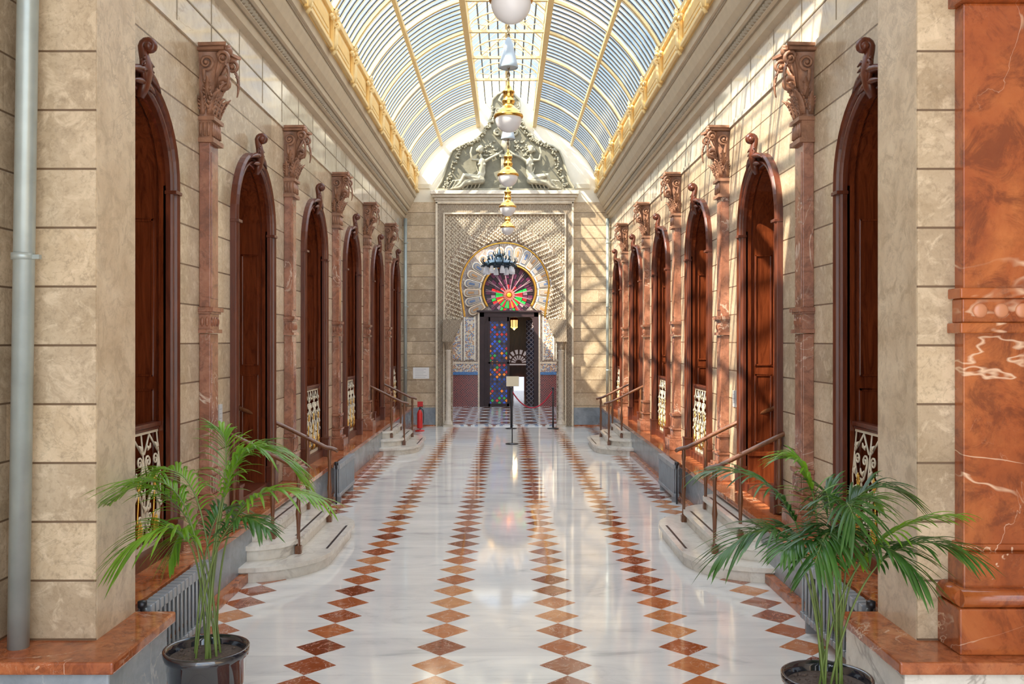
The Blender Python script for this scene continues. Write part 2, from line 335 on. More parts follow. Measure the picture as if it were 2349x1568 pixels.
# ---------------------------------------------------------------- shell
b=MB(); b.ngon([(-3.6,-1,0),(3.6,-1,0),(3.6,YE,0),(-3.6,YE,0)]); tag(b.obj('floor',FLOOR),'polished white marble floor with rows of red diamonds','floor','structure')
b=MB(); b.box(-3.9,3.9,-1,6.0,7.2,7.3); b.box(-2.45,2.45,5.92,6.0,7.0,9.3); tag(b.obj('ceiling_entrance',PLAS),'plain plaster ceiling over the entrance bay','ceiling','structure')
ZU=4.95; ZC=5.7
for s,nm in ((-1,'left'),(1,'right')):
    b=MB(); x=s*W
    ys=[5.5]+[c+1.575 for c in DC[:5]]+[YE]
    for k,c in enumerate(DC):
        y0,y1=ys[k],ys[k+1]; hw=.70; zs=3.57
        pts=[(x,y0,.3),(x,y0,ZU),(x,y1,ZU),(x,y1,.3),(x,c+hw,.3),(x,c+hw,zs)]
        pts+=[(x,c+hw*cos(a*pi/16),zs+hw*sin(a*pi/16)) for a in range(1,16)]
        pts+=[(x,c-hw,zs),(x,c-hw,.3)]
        b.ngon(pts,0)
    tag(b.obj('wall_'+nm,[STONE],recalc=False),'coursed beige stone wall with arched openings','wall','structure')
    b=MB()
    b.box(*sorted((x,x+s*.05)),5.5,YE,ZU,6.3,0)
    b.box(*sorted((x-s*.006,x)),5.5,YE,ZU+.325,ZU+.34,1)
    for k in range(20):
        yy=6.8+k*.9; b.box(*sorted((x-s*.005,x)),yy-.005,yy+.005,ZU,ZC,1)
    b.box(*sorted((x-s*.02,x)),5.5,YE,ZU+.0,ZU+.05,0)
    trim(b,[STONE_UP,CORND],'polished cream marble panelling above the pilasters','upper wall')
    b=MB(); b.box(*sorted((s*2.53,s*3.4)),5.5,YE,0,.48,0); b.box(*sorted((s*2.48,s*3.4)),5.5,YE,.48,.54,1); b.box(*sorted((s*2.45,s*2.53)),5.9,YE,0,.09,1)
    trim(b,[GREYM,LEDGEM],'grey marble plinth with red marble ledge','ledge',bev=.006)
    prof=[(2.8,5.55),(2.73,5.58),(2.71,5.66),(2.66,5.68),(2.66,5.76),(2.60,5.79),(2.58,5.87),(2.52,5.95),(2.47,6.06),(2.455,6.12),(2.42,6.13),(2.41,6.25),(2.8,6.25)]
    b=MB(); b.prism([(s*a,5.5,z) for a,z in prof],(0,YE-5.5,0))
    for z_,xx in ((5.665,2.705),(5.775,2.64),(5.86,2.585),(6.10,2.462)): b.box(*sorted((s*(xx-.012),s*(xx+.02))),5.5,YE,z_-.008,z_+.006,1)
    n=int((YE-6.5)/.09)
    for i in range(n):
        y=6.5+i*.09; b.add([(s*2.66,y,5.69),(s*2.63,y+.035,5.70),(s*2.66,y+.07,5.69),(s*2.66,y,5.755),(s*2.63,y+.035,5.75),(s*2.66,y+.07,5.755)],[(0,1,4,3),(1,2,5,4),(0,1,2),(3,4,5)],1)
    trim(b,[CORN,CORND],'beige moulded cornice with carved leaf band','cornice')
    b=MB(); b.box(*sorted((s*2.38,s*2.8)),5.5,YE,6.25,6.72); b.box(*sorted((s*2.34,s*2.5)),5.5,YE,6.70,6.80,1); b.box(*sorted((s*2.34,s*2.4)),5.5,YE,6.25,6.31,1)
    for k in range(12):
        y=6.0+1.575*k+.2; y2=min(y+1.17,YE-.1); b.box(*sorted((s*2.365,s*2.4)),y,y2,6.38,6.64,1); b.box(*sorted((s*2.355,s*2.4)),y+.07,y2-.07,6.43,6.59,0)
    trim(b,[YEL,YEL2],'cream-yellow panelled frieze under the glass vault','frieze',bev=.008)
AC=(0,5.54); AR=2.665; A0=math.radians(28.1); A1=math.radians(73.6)
def arc(th,r=AR): return (r*cos(th),AC[1]+r*sin(th))
PX=-.05
b=MB()
b.ngon([(PX-1.82,YE,0),(PX-1.82,YE,5.9),(PX+1.82,YE,5.9),(PX+1.82,YE,0),(W,YE,0),(W,YE,6.0),(-W,YE,6.0),(-W,YE,0)],0)
up=[(-W,YE,6.0),(W,YE,6.0),(W,YE,6.8)]+[(arc(A0+(A1-A0)*i/12)[0],YE,arc(A0+(A1-A0)*i/12)[1]) for i in range(13)]+[(.75,YE,9.4),(-.75,YE,9.4)]+[(-arc(A1-(A1-A0)*i/12)[0],YE,arc(A1-(A1-A0)*i/12)[1]) for i in range(13)]+[(-W,YE,6.8)]
b.ngon(up,1)
tag(b.obj('wall_back',[STONE,PLAS],recalc=False),'coursed stone end wall with white plaster lunette','wall','structure')
b=MB()
for xx in (-2.24,2.04):
    b.box(xx-.19,xx+.19,YE-.03,YE,6.36,6.50)
    for k in range(5): b.box(xx-.17,xx+.17,YE-.04,YE-.03,6.375+.024*k,6.385+.024*k)
trim(b,[PLAS],'small white ventilation grilles on the plaster lunette','ventilation grille')
for s in (-1,1):
    b=MB(); x0,x1=(-2.53,PX-1.85) if s<0 else (PX+1.85,2.53)
    b.box(x0,x1,YE-.05,YE,.04,.50,0); b.box(x0,x1,YE-.06,YE,0,.04,1)
    nm='baseboard_'+('left' if s<0 else 'right'); tag(b.obj(nm,[GREYM,LEDGEM]),'grey marble baseboard on the end wall','baseboard','structure')
# ---------------------------------------------------------------- skylight
Y0=6.0; RY=[Y0+1.575*k for k in range(12)]
b=MB()
for s in (-1,1):
    rows=[[(s*arc(A0+(A1-A0)*i/14,AR+.03)[0],y,arc(A0+(A1-A0)*i/14,AR+.03)[1]) for i in range(15)] for y in (Y0,YE)]
    b.grid(rows,0)
    b.ngon([(s*.75,Y0,8.15),(s*.75,YE,8.15),(s*.75,YE,8.5),(s*.75,Y0,8.5)]); b.ngon([(s*.75,Y0,8.5),(s*.75,YE,8.5),(0,YE,9.15),(0,Y0,9.15)])
tag(b.obj('window_1',GLASS,recalc=False),'curved glass barrel vault skylight panes','skylight','structure')
def arcbar(b,y,w,r0,r1,mi,n=12,th0=A0,th1=A1):
    for s in (-1,1):
        rows=[]
        for i in range(n+1):
            th=th0+(th1-th0)*i/n; a=arc(th,r0); c=arc(th,r1)
            rows.append([(s*a[0],y-w/2,a[1]),(s*a[0],y+w/2,a[1]),(s*c[0],y+w/2,c[1]),(s*c[0],y-w/2,c[1])])
        b.grid(rows,mi,False,True)
b=MB(); y=Y0
while y<YE:
    arcbar(b,y,.042,AR+.005,AR+.014,0); arcbar(b,y+.036,.012,AR-.002,AR+.006,1); y+=.21
for s in (-1,1):
    yy=Y0
    while yy<YE:
        b.prism([(s*.75,yy-.012,8.49),(0,yy-.012,9.14),(0,yy-.012,9.155),(s*.75,yy-.012,8.505)],(0,.024,0),1); yy+=.39
    for t in (.0,.25,.5,.75): b.box(s*.75*(1-t)-.014,s*.75*(1-t)+.014,Y0,YE,8.48+.65*t,8.50+.65*t)
trim(b,[BAR,RIBM],'dark curved glazing bars of the skylight','glazing bars')
b=MB()
for ri,y in enumerate(RY):
    arcbar(b,y,.065,AR-.028,AR+.02,0)
    if ri<10:
        b.box(-.78,.78,y-.03,y+.03,8.07,8.12,0)
        for s in (-1,1):
            b.prism([(s*.75,y-.03,8.46),(0,y-.03,9.10),(0,y-.03,9.15),(s*.75,y-.03,8.5)],(0,.06,0)); b.box(s*.75-.03,s*.75+.03,y-.03,y+.03,8.1,8.5)
        b.tube([(.72*cos(pi*i/14),y,8.12+.36*sin(pi*i/14)) for i in range(15)],.016,6)
        b.tube([(.40*cos(pi*i/14),y,8.12+.20*sin(pi*i/14)) for i in range(15)],.012,6)
        for i in range(1,8): a=pi*i/8; b.tube([(.40*cos(a),y,8.12+.20*sin(a)),(.72*cos(a),y,8.12+.36*sin(a))],.008,5)
for s in (-1,1):
    b.box(s*.75-.05,s*.75+.05,Y0,YE,8.0,8.16,0)
    p=arc(math.acos(1.74/AR)); b.box(s*1.74-.03,s*1.74+.03,Y0,YE,p[1]-.05,p[1]+.03,0)
    b.box(s*.75-.03,s*.75+.03,Y0,YE,8.46,8.54,0)
    b.box(-.03,.03,Y0,YE,9.08,9.18,0)
trim(b,RIBM,'cream painted iron ribs and purlins of the vault','ribs')
def make_bracket():
    r=empty('ceiling_bracket')
    b=MB(); b.box(0,.05,-.08,.08,0,.46); b.box(0,.07,-.1,.1,.42,.48)
    b.obj('body',YEL,r,bev=.01)
    b=MB()
    b.tube([(.04,0,.02),(.06,0,.10),(.065,0,.20),(.07,0,.28)]+spiral((.075,0,.34),.05,.012,-pi/2,1.3,16),[.035,.035,.03,.028]+[.022]*17,8,flat=1.8)
    b.tube([(.02,0,-.05),(.05,0,0)]+spiral((.05,0,.05),.035,.01,-pi/2,1.2,12),[.025,.025]+[.02]*13,8)
    for k in range(7):
        a=pi*(k+.5)/7; b.ribbon([(.05,0,.44),(.07,.05*cos(a),.455+.04*sin(a)),(.08,.09*cos(a),.465+.08*sin(a)),(.10,.11*cos(a),.47+.10*sin(a))],[.013,.022,.024,.008],(0,-sin(a),cos(a)),th=.012)
    b.ball((.08,0,.455),.03)
    for q in (-1,1):
        for i in range(4): b.ball((.05,q*(.09+.045*i),.42-.04*i+.012*i*i),(.03,.03,.028),8,6)
    b.obj('scroll_ornament',YEL2,r); return r
br=make_bracket(); first=True
for s in (-1,1):
    for y in RY[1:]:
        loc=(s*2.38,y,6.22); rz=0 if s<0 else pi
        if first: br.location=loc; tag(br,'cream-yellow scrolled bracket with shell under a vault rib','ceiling bracket',group='scrolled ceiling brackets'); first=False
        else: copy_tree(br,loc,rz)
# ---------------------------------------------------------------- doors
def arch_path(hw,zs,z0,x=0,n=22):
    P=[]; X=V((1,0,0))
    P.append((V((x,-hw,z0)),V((0,-1,0)),X)); P.append((V((x,-hw,zs)),V((0,-1,0)),X))
    for i in range(1,n): a=pi-pi*i/n; P.append((V((x,hw*cos(a),zs+hw*sin(a))),V((0,cos(a),sin(a))),X))
    P.append((V((x,hw,zs)),V((0,1,0)),X)); P.append((V((x,hw,z0)),V((0,1,0)),X)); return P
hw=.65; zs=3.57; z0=.54; DP=-.8
b=MB(); b.sweep(arch_path(hw,zs,z0),[(0,-.02),(0,.04),(.012,.06),(.03,.06),(.04,.035),(.06,.035),(.072,.07),(.10,.085),(.12,.06),(.12,-.02)])
for q in (-1,1):
    b.box(-.01,.10,*sorted((q*.64,q*.785)),z0,.80); b.box(-.01,.092,*sorted((q*.645,q*.775)),3.5,3.53); b.box(-.01,.11,*sorted((q*.635,q*.79)),.80,.83)
door0=b.obj('door_1',WOODD,bev=.004)
b=MB(); b.sweep(arch_path(hw,zs,z0),[(0,.0),(0,-.06),(.015,-.07),(.03,-.09),(.03,-.33),(.015,-.35),(0,-.36),(0,-.42),(.015,-.43),(.03,-.45),(.03,-.72),(0,-.74),(0,-.82)])
for q in (-1,1):
    for za,zb,e in ((z0,.95,.02),(.95,1.0,.035)):
        b.box(-.78,-.015,*sorted((q*(hw+.03),q*(hw-e))),za,zb)
    b.box(-.42,-.36,*sorted((q*(hw+.03),q*(hw-.03))),3.40,3.60); b.box(-.43,-.35,*sorted((q*(hw+.03),q*(hw-.05))),3.52,3.56)
    # raised panel mouldings on the reveal
    for xa,xb in ((-.31,-.11),(-.70,-.47)):
        for za,zb in ((1.1,1.9),(2.0,3.3)):
            ya,yb=sorted((q*(hw+.031),q*(hw+.018)))
            b.box(xa,xb,ya,yb,za,za+.02); b.box(xa,xb,ya,yb,zb-.02,zb); b.box(xa,xa+.02,ya,yb,za,zb); b.box(xb-.02,xb,ya,yb,za,zb)
b.obj('reveal',WOOD,door0,bev=.004)
b=MB(); pts=[(DP,-hw,z0),(DP,-hw,zs)]+[(DP,hw*cos(pi-pi*i/18),zs+hw*sin(pi-pi*i/18)) for i in range(1,18)]+[(DP,hw,zs),(DP,hw,z0)]
b.prism(pts,(-.04,0,0))
for q in (-1,1):
    for za,zb in ((.7,1.35),(1.5,3.3)):
        ya,yb=sorted((q*.07,q*.57)); b.box(DP,DP+.025,ya,yb,za,za+.04); b.box(DP,DP+.025,ya,yb,zb-.04,zb); b.box(DP,DP+.025,ya,ya+.04,za,zb); b.box(DP,DP+.025,yb-.04,yb,za,zb); b.box(DP,DP+.015,ya+.09,yb-.09,za+.09,zb-.09)
b.box(DP,DP+.05,-.03,.03,z0,3.42); b.box(DP,DP+.05,-hw,hw,3.42,3.5)
for a in (45,90,135): b.tube([(DP+.02,0,3.5),(DP+.02,.6*cos(math.radians(a)),3.57+.6*sin(math.radians(a)))],.02,6)
b.obj('door_leaf',WOOD,door0)
b=MB(); b.box(-.8,.02,-hw,hw,z0-.01,.64); b.obj('threshold',WOODD,door0)
b=MB()
b.tube([(.05,0,4.12),(.08,0,4.20),(.10,0,4.30),(.09,0,4.40),(.075,0,4.47)]+spiral((.12,0,4.50),.05,.012,pi*1.0,-1.3,16),[.03,.042,.045,.04,.036]+[.034-.0012*i for i in range(17)],10,flat=1.2)
b.ball((.12,0,4.50),(.04,.055,.04))
for q in (-1,1):
    b.tube([(.09,q*.03,4.22),(.10,q*.06,4.30)]+[(.10,q*(.085-.03+.03*cos(.4+i*.5)),4.35+.03*sin(.4+i*.5)) for i in range(8)],[.022,.022]+[.018]*8,8)
    b.tube([(.085,q*.725*sin(t),3.57+.745*cos(t)) for t in (.02,.12,.24,.36,.46)],[.045,.042,.034,.02,.004],8,flat=.8)
    b.tube([(.085,q*.64*sin(t),3.57+.66*cos(t)) for t in (.0,.12,.24,.34)],[.03,.026,.018,.004],8)
    for t in (.3,.45,.6): b.ribbon([(.085,q*.03,4.18+t*.3),(.11,q*.07,4.22+t*.3),(.12,q*.11,4.20+t*.3)],[.012,.018,.003],(0,.3,1),th=.012)
b.obj('scroll_keystone',WOODD,door0)
n=0
for s in (-1,1):
    for k,c in enumerate(DC):
        n+=1; loc=(s*W,c,0); rz=0 if s<0 else pi
        lab='tall arched mahogany doorway with scroll keystone'+(' above marble steps' if k in (1,4) else ' behind an ornate cream railing')
        if n==1: door0.location=loc; tag(door0,lab,'door','structure')
        else:
            d=copy_tree(door0,loc,rz,lab); d.name='door_%d'%n
# ---------------------------------------------------------------- pilasters
pil=empty('pilaster'); hp=.118
b=MB(); b.box(0,.10,-hp,hp,1.12,2.36); b.box(0,.10,-hp,hp,2.60,4.12); b.box(0,.108,-hp+.035,hp-.035,1.2,2.28); b.box(0,.108,-hp+.035,hp-.035,2.68,4.02); b.obj('shaft',PINKM,pil,bev=.006)
b=MB(); b.box(0,.14,-hp-.035,hp+.035,2.56,2.60); b.box(0,.12,-hp-.02,hp+.02,2.54,2.56); b.box(0,.105,-hp-.005,hp+.005,2.40,2.54); b.box(0,.13,-hp-.025,hp+.025,2.365,2.40)
for q in (-.072,0,.072):
    b.ball((.105,q,2.47),(.02,.025,.045),10,8)
for q in (.03,.075): b.ball((q,-hp-.006,2.47),(.018,.015,.045),10,8)
b.obj('band',PINKM,pil,bev=.006)
b=MB(); b.box(0,.20,-hp-.08,hp+.08,.54,.72); b.box(0,.17,-hp-.05,hp+.05,.72,.76); b.box(0,.13,-hp-.02,hp+.02,.76,.86); b.box(0,.15,-hp-.035,hp+.035,.86,.89); b.box(0,.115,-hp-.01,hp+.01,.89,1.08); b.box(0,.14,-hp-.03,hp+.03,1.08,1.12)
for q in range(5): b.box(.115,.128,-.11+q*.05,-.11+q*.05+.026,.91,1.06)
b.obj('base',PINKM,pil,bev=.008)
b=MB()
b.box(0,.14,-hp-.03,hp+.03,4.10,4.14); b.box(0,.115,-hp-.01,hp+.01,4.14,4.32)
for q in range(5): b.tube([(.115,-.10+.05*q,4.28),(.125,-.10+.05*q,4.16)],[.016,.011],8)
for q in range(3): b.tube([(.02+.035*q,-hp-.01,4.28),(.02+.035*q,-hp-.015,4.16)],[.014,.010],8)
b.box(0,.145,-hp-.025,hp+.025,4.30,4.335)
CZ0=.06
core=((.105,4.27,.95),(.11,4.5,.95),(.14,4.7,1.0),(.20,4.86,1.15))
b.grid([[(x,-hp*f,z+CZ0),(x,hp*f,z+CZ0)] for x,z,f in core],sm=True)
for q in (-1,1): b.grid([[(0,q*hp*f,z+CZ0),(x,q*hp*f,z+CZ0)] for x,z,f in core],sm=True)
for zt,e in ((4.925,0),(4.955,.03)):
    b.prism([(0,-.18-e,zt),(.25+e,-.20-e,zt),(.21+e,-.12,zt),(.19+e,0,zt),(.21+e,.12,zt),(.25+e,.20+e,zt),(0,.18+e,zt)],(0,0,.028))
def lobed(base,mid,tip,side,w,lobes=4,th=.010):
    base,mid,tip,side=V(base),V(mid),V(tip),V(side).normalized()
    P=[base*(1-t)**2+mid*2*t*(1-t)+tip*t*t for t in [i/7 for i in range(8)]]
    b.ribbon(P,[w*.45,w*.5,w*.5,w*.48,w*.42,w*.34,w*.22,w*.06],side,th=th,cup=.4)
    b.tube([p+(P[2]-P[1]).cross(side).normalized()*(-.006) for p in P],[.008]*6+[.006,.003],5)
    for k in range(lobes):
        i=min(1+int(k*5.2/lobes),6); p=P[i]; T=(P[i+1]-P[i]).normalized(); nn=T.cross(side)
        for q in (-1,1):
            L=w*(.95-.12*k)
            b.ribbon([p+side*q*w*.3,p+side*q*w*.3+(side*q*.7+T*.7).normalized()*L*.55-nn*.004,p+side*q*w*.3+(side*q*.55+T*.85).normalized()*L+nn*.008],[w*.16,w*.2,w*.04],T,th=th*.8,cup=.3)
Z=CZ0
for q in (-1,1):
    b.tube([(x,y,z+Z) for x,y,z in [(.12,q*.03,4.56),(.15,q*.07,4.70),(.19,q*.11,4.80)]+spiral((.225,q*.14,4.80),.06,.008,pi*.75,-1.6,22)],[.014,.018,.02]+[.019-.0005*i for i in range(23)],8,flat=1.6)
    b.tube([(x,y,z+Z) for x,y,z in [(.10,q*.145,4.46),(.06,q*.15,4.60)]+spiral((.075,q*.15,4.76),.07,.008,-pi*.6,1.7,22)],[.014,.018]+[.018-.0005*i for i in range(23)],8)
    b.ball((.225,q*.14,4.86),(.022,.04,.022)); b.ball((.075,q*.155,4.82),(.02,.022,.02))
    lobed((.24,q*.14,4.84),(.30,q*.16,4.74),(.27,q*.15,4.58),(0,1,0),.05,3)
    lobed((.10,q*.125,4.36),(.13,q*.165,4.52),(.20,q*.185,4.56),(.6,-.6*q,0),.055,4)
    lobed((.03,q*.125,4.36),(.04,q*.155,4.50),(.05,q*.225,4.54),(1,0,0),.05,4)
    lobed((.07,q*.125,4.50),(.09,q*.165,4.64),(.11,q*.225,4.68),(1,0,0),.045,3)
b.tube([(x,0,z+Z) for x,_,z in [(.12,0,4.40),(.14,0,4.50)]+spiral((.185,0,4.60),.07,.01,pi*1.1,-1.5,20)],[.03,.032]+[.03-.0006*i for i in range(21)],8,flat=1.3)
b.ball((.185,0,4.66),(.03,.055,.03))
b.tube([(x,0,z+Z) for x,_,z in [(.13,0,4.68),(.15,0,4.76)]+spiral((.19,0,4.84),.05,.01,pi,-1.3,16)],[.02,.022]+[.022-.0006*i for i in range(17)],8,flat=1.4)
for yy in (-.085,0,.085): lobed((.11,yy,4.34),(.13,yy,4.50),(.20,yy*1.1,4.53),(0,1,0),.058,4)
for yy in (-.05,.05): lobed((.115,yy,4.42),(.14,yy,4.64),(.23,yy*1.3,4.66),(0,1,0),.055,4)
b.ball((.235,0,4.97),(.035,.05,.045))
for k in range(5): a=pi*k/4; b.ball((.235,.045*cos(a),4.97+.04*sin(a)),(.022,.018,.018),7,5)
b.obj('capital',CAPM,pil,bev=0)
first=True
for s in (-1,1):
    for c in PC:
        loc=(s*W,c,0); rz=0 if s<0 else pi
        if first: pil.location=loc; tag(pil,'rose marble pilaster with carved scroll capital','pilaster',group='rose marble pilasters'); first=False
        else: copy_tree(pil,loc,rz)
# ---------------------------------------------------------------- balcony railings
rl=empty('balcony_railing'); X=.0
b=MB(); b.box(X-.035,X+.035,-.645,.645,1.60,1.64); b.box(X-.022,X+.022,-.645,.645,1.575,1.60); b.obj('handrail',WOODD,rl,bev=.01)
b=MB(); b.box(X-.010,X+.010,-.64,.64,1.555,1.575); b.box(X-.012,X+.012,-.64,.64,.64,.68)
def bel(z): return X+.035*sin(pi*min(1,max(0,(z-.66)/.9)))
def yz(pts,off=.0): return [(bel(p[2])+off,p[1],p[2]) for p in pts]
for i in range(5):
    y=-.63+.315*i; b.tube(yz([(0,y,z) for z in (.66,.9,1.2,1.57)]),.007,6)
for i in range(4):
    y=-.4725+.315*i
    for q in (-1,1):
        b.tube(yz([(0,y+q*.01,.69),(0,y+q*.07,.76),(0,y+q*.125,.88),(0,y+q*.10,1.02),(0,y+q*.03,1.12),(0,y+q*.015,1.2)]),[.009,.012,.013,.012,.010,.008],6)
        b.tube(yz(spiral((0,y+q*.065,.90),.05,.008,pi*(0 if q>0 else 1),-1.4*q,16,'yz'),.004),.008,6)
        b.tube(yz([(0,y+q*.015,1.16),(0,y+q*.07,1.20),(0,y+q*.12,1.30)]+spiral((0,y+q*.075,1.34),.05,.008,0 if q>0 else pi,1.3*q,14,'yz')),[.009,.011,.010]+[.008]*15,6)
        b.tube(yz([(0,y+q*.14,1.40),(0,y+q*.08,1.46),(0,y,1.55)]),.008,6)
        for zz,dy_,sc_ in ((.80,.10,.07),(.95,.12,.06),(1.06,.07,.08),(1.22,.08,.06),(.74,.05,.06),(1.43,.08,.05)):
            b.ribbon([(bel(zz)+.008,y+q*dy_,zz),(bel(zz)+.022,y+q*(dy_-.01),zz+sc_*.6),(bel(zz)+.012,y+q*(dy_-.04),zz+sc_)],[.008,.018,.004],(0,1,.2),th=.006)
            b.ribbon([(bel(zz)+.008,y+q*dy_,zz),(bel(zz)+.02,y+q*(dy_+.02),zz+sc_*.4),(bel(zz)+.012,y+q*(dy_+.035),zz+sc_*.8)],[.006,.012,.003],(0,1,-.4),th=.006)
    for k in range(7): a=pi*(k+.5)/7; b.ribbon([(bel(.95)+.01,y,.70),(bel(1)+.025,y+.03*cos(a),.74+.07*sin(a)),(bel(1)+.03,y+.055*cos(a),.76+.15*sin(a))],[.006,.014,.003],(0,-sin(a),cos(a)),1,th=.006)
    b.tube(yz([(0,y,.70),(0,y,.9),(0,y,1.1)],.01),[.012,.009,.006],6,1)
    for k in range(5): a=pi*(k+.5)/5; b.ribbon([(bel(1.2)+.01,y,1.12),(bel(1.2)+.02,y+.02*cos(a),1.14+.04*sin(a)),(bel(1.2)+.02,y+.035*cos(a),1.16+.08*sin(a))],[.005,.010,.003],(0,-sin(a),cos(a)),1,th=.006)
b.obj('scrollwork',[IRONW,GOLD],rl)
first=True
for s in (-1,1):
    for k in (0,2,3,5):
        loc=(s*(W+.07),DC[k],0); rz=0 if s<0 else pi
        if first: rl.location=loc; tag(rl,'cream and gilt scrolled iron railing with wooden handrail','railing',group='balcony railings'); first=False
        else: copy_tree(rl,loc,rz)
# ---------------------------------------------------------------- stairs
st=empty('staircase')
def dshape(xo,hy,rx,ry,n=14):
    P=[(0.0,-hy)]
    for i in range(n+1): a=-pi/2+pi/2*i/n; P.append((xo-rx+rx*cos(a),-hy+ry+ry*sin(a)))
    for i in range(n+1): a=pi/2*i/n; P.append((xo-rx+rx*cos(a),hy-ry+ry*sin(a)))
    P.append((0.0,hy)); return P
for xo,hy,z0_,z1_ in ((1.02,1.40,0,.15),(.72,1.16,.15,.30),(.48,.98,.30,.45)):
    b=MB(); rx=xo-.26; ry=rx*1.05
    b.prism([(x,y,z0_) for x,y in dshape(xo-.035,hy-.035,rx,ry)],(0,0,z1_-z0_-.045)); b.prism([(x,y,z1_-.045) for x,y in dshape(xo,hy,rx,ry)],(0,0,.045))
    b.box(xo-.09,xo-.065,-hy+ry+.02,hy-ry-.02,z1_,z1_+.002,1)
    b.obj('step',[WHITEM,DARKM],st,bev=.014)
pr=[(.026,0),(.034,.02),(.028,.05),(.019,.10),(.017,.2),(.023,.34),(.029,.40),(.023,.45),(.017,.55),(.019,.72),(.028,.78),(.021,.82),(.023,.87)]
for q in (-.8,.8):
    for xx,zz,kk in ((.70,.15,1),(.44,.30,1),(.05,.56,.9)):
        b=MB(); b.lathe([(r,z*kk) for r,z in pr],(xx,q,zz),12,0)
        b.box(xx-.03,xx+.03,q-.03,q+.03,zz,zz+.08); b.obj('baluster',RAILW,st)
    b=MB(); P=[(.80,q,.98),(.78,q,1.0),(.74,q,1.015),(.66,q,1.03),(.60,q,1.06),(.5,q,1.11),(.2,q,1.26),(0,q,1.355),(-.35,q*.78,1.52)]
    b.tube(P,[.022]+[.031]*8,8,flat=.8); b.obj('handrail',RAILW,st)
first=True
for s in (-1,1):
    for k in (1,4):
        loc=(s*W,DC[k],0); rz=0 if s<0 else pi
        if first: st.location=loc; tag(st,'rounded white marble steps with wooden handrails','staircase',group='marble door steps'); first=False
        else: copy_tree(st,loc,rz)
# ---------------------------------------------------------------- near piers and plinths
for s,nm in ((-1,'left'),(1,'right')):
    b=MB(); b.box(*sorted((s*2.41,s*2.80)),5.32,5.87,.54,7.2,0)
    b.box(*sorted((s*2.408,s*2.412)),5.33,5.88,.54,7.2,1)
    b.box(*sorted((s*2.8,s*3.6)),5.55,5.9,.54,7.2,0)
    trim(b,[STONE,STONE_PIER],'coursed beige stone pier at the hall entrance','pier')
    b=MB(); xs=2.97 if s<0 else 3.55
    b.box(*sorted((s*xs,s*(xs+.3))),-1,5.6,0,7.2,0)
    o=b.obj('wall_entrance_'+nm,[STONE]); tag(o,'coursed stone side wall beside the entrance pier','wall','structure')
    b=MB(); yf=4.95; xi=2.15
    b.box(*sorted((s*(xi+.04),s*3.0 if s<0 else s*3.55)),yf+.04,5.86,0,.47,0); b.box(*sorted((s*xi,s*3.0 if s<0 else s*3.55)),yf,5.9,.47,.54,1)
    trim(b,[GREYM if s<0 else WHITEM,LEDGEM],'red marble topped plinth under the entrance pier','plinth',bev=.012)
rp=empty('marble_pilaster')
def rb(name,boxes,mat=REDM,bev=.006):
    b=MB()
    for q in boxes: b.box(*q)
    return b.obj(name,mat,rp,bev=bev)
ye=5.5
rb('shaft',[(2.63,3.42,5.22,ye,1.12,2.36),(2.63,3.42,5.22,ye,2.58,4.24)])
rb('band',[(2.59,3.43,5.17,ye,2.54,2.60),(2.615,3.43,5.20,ye,2.40,2.54),(2.585,3.43,5.16,ye,2.34,2.40)],bev=.008)
rb('base',[(2.53,3.44,5.06,ye,.54,.80),(2.59,3.44,5.14,ye,.89,1.09),(2.61,3.44,5.20,ye,1.09,1.13)],bev=.010)
b=MB(); b.tube([(2.55,5.10,.85),(3.44,5.10,.85)],.052,12); b.tube([(2.57,5.10,.85),(2.57,5.5,.85)],.052,12); b.box(2.56,3.44,5.10,5.5,.80,.90); b.obj('torus_moulding',REDM,rp)
rb('capital',[(2.59,3.44,5.17,ye,4.24,4.30),(2.62,3.44,5.2,ye,4.30,4.9)])
for x in (2.715,2.837,2.959,3.081,3.203):
    b=MB(); b.ball((x,5.20,2.47),(.043,.014,.043),18,8); b.obj('round_inlay',plain('light_inlay_marble',(.54,.22,.11),.2) if x<2.72 else bpy.data.materials['light_inlay_marble'],rp)
tag(rp,'large veined red marble pilaster on the plinth','pilaster')
def pipe(name,pts,r,lab):
    o=empty(name,pts[0]); base=V(pts[0]); b=MB(); b.tube([V(p)-base for p in pts],r,16); b.obj('pipe',PIPE,o)
    a=V(pts[0]);c=V(pts[-1])
    for z in ((2.78,) if r>.05 else (1.5,3.2,4.9)):
        b=MB()
        t=(z-a.z)/(c.z-a.z); p=a+(c-a)*t-base; b.tube([p-V((0,0,.02)),p+V((0,0,.02))],r*1.1,16); b.box(p.x+r*.8,p.x+r*1.7,p.y-.015,p.y+.015,p.z-.015,p.z+.01)
        b.box(p.x-.01,p.x+.01,p.y,p.y+r*2.0,p.z-.012,p.z+.012)
        b.obj('bracket',PIPE,o)
    tag(o,lab,'drainpipe'); return o
pipe('drainpipe',[(-2.80,5.2,.54),(-2.74,5.2,4.6),(-2.72,5.2,7.15)],.058,'grey painted drainpipe against the stone wall')
for s in (-1,1): pipe('drainpipe',[(s*2.70,YE-.10,.54),(s*2.70,YE-.10,5.55)],.045,'blue-grey drainpipe in the corner of the end wall')
